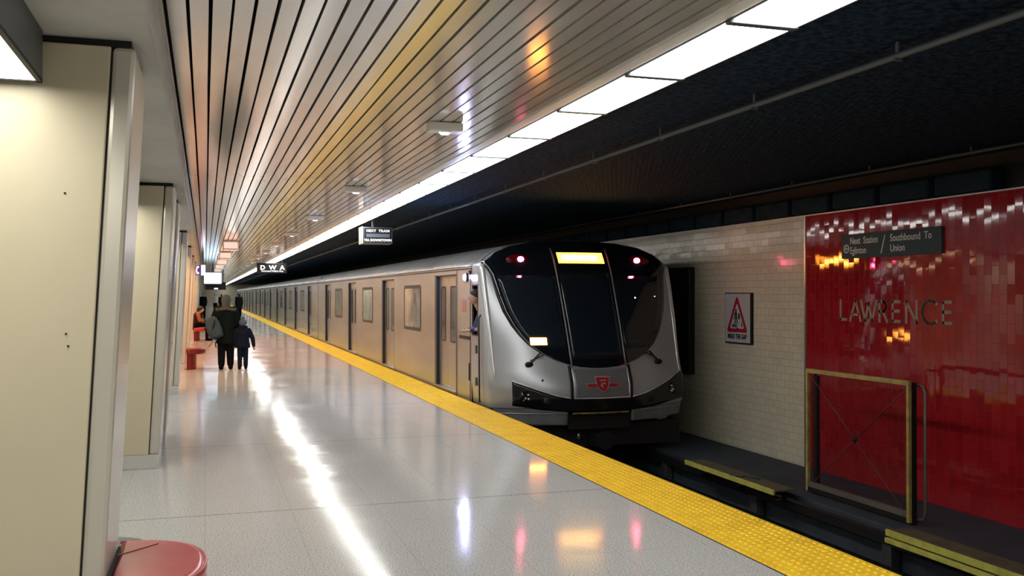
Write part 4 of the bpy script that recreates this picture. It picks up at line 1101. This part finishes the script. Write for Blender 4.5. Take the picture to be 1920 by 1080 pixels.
seated()
person((2.25, 70, 0), R(10), 1.68, 'distant person in dark coat standing near the yellow edge', M['coat_black'], M['trousers_black'], M['hair_dark'], {'hem': .62, 'flare': .2, 'bulk': 1.1}, vox=.02)
person((-.15, 66, 0), R(160), 1.70, 'distant person in dark clothes standing left of the adult', M['coat_black'], M['trousers_black'], M['hair_dark'], {'bulk': 1.05}, vox=.02)
person((.9, 96, 0), R(180), 1.66, 'tiny far person in a pale jacket', M['pale_shirt'], M['trousers_black'], M['hair_dark'], {}, vox=.025)
person((1.35, 88, 0), R(0), 1.62, 'tiny far person in dark clothes behind the grey hood', M['coat_black'], M['trousers_black'], M['hair_dark'], {}, vox=.025)
# driver leaning from the cab window
def driver():
    X, Y = XL + .14, 13.90
    t = bpy.data.objects.new('person', None); COL.objects.link(t); t['_o'] = (0, 0, 0); t.location = (X, Y, 0); t.rotation_euler = (0, 0, R(90))
    tag(t, 'train driver in dark blue uniform leaning out of the cab side window', 'person')
    # local +Y points out of the train (world -X)
    b = MB()
    b.ball((-.01, .16, 1.56), (.07, .085, .105), 16, 12); b.ball((-.01, .245, 1.55), (.012, .018, .02)); b.limb([(0, .07, 1.38), (0, .13, 1.49)], [.05, .048])
    b.loft([(0, .0, z, rx, .09) for z, rx in ((.95, .11), (1.15, .115), (1.3, .12), (1.38, .07))])
    for s in (-1, 1):
        q = [(.10 * s, .04, 1.30), (.115 * s, .12, 1.08), (.06 * s, .24, 1.06)]; b.limb(q, [.04, .035, .027]); hand(b, q[2], (-.3 * s, 1, -.1), s, .9)
    fuse(b, .009, 1).build('body', M['skin'], t, smooth=True)
    c = MB(); c.loft([(0, .0, z, rx, ry) for z, rx, ry in ((.96, .125, .11), (1.15, .125, .11), (1.3, .13, .11), (1.40, .07, .07))])
    for s in (-1, 1): c.limb([(.085 * s, .04, 1.30), (.09 * s, .12, 1.08), (.07 * s, .21, 1.065)], [.05, .048, .04])
    fuse(c, .01, 3).build('jacket', M['uniform'], t, smooth=True)
    c = MB(); c.ball((-.01, .14, 1.60), (.08, .095, .085), 14, 10); fuse(c, .01, 2).build('hair', M['hair_dark'], t, smooth=True)
driver()

# cleanup of helper props
for o in list(bpy.data.objects):
    if '_o' in o: del o['_o']
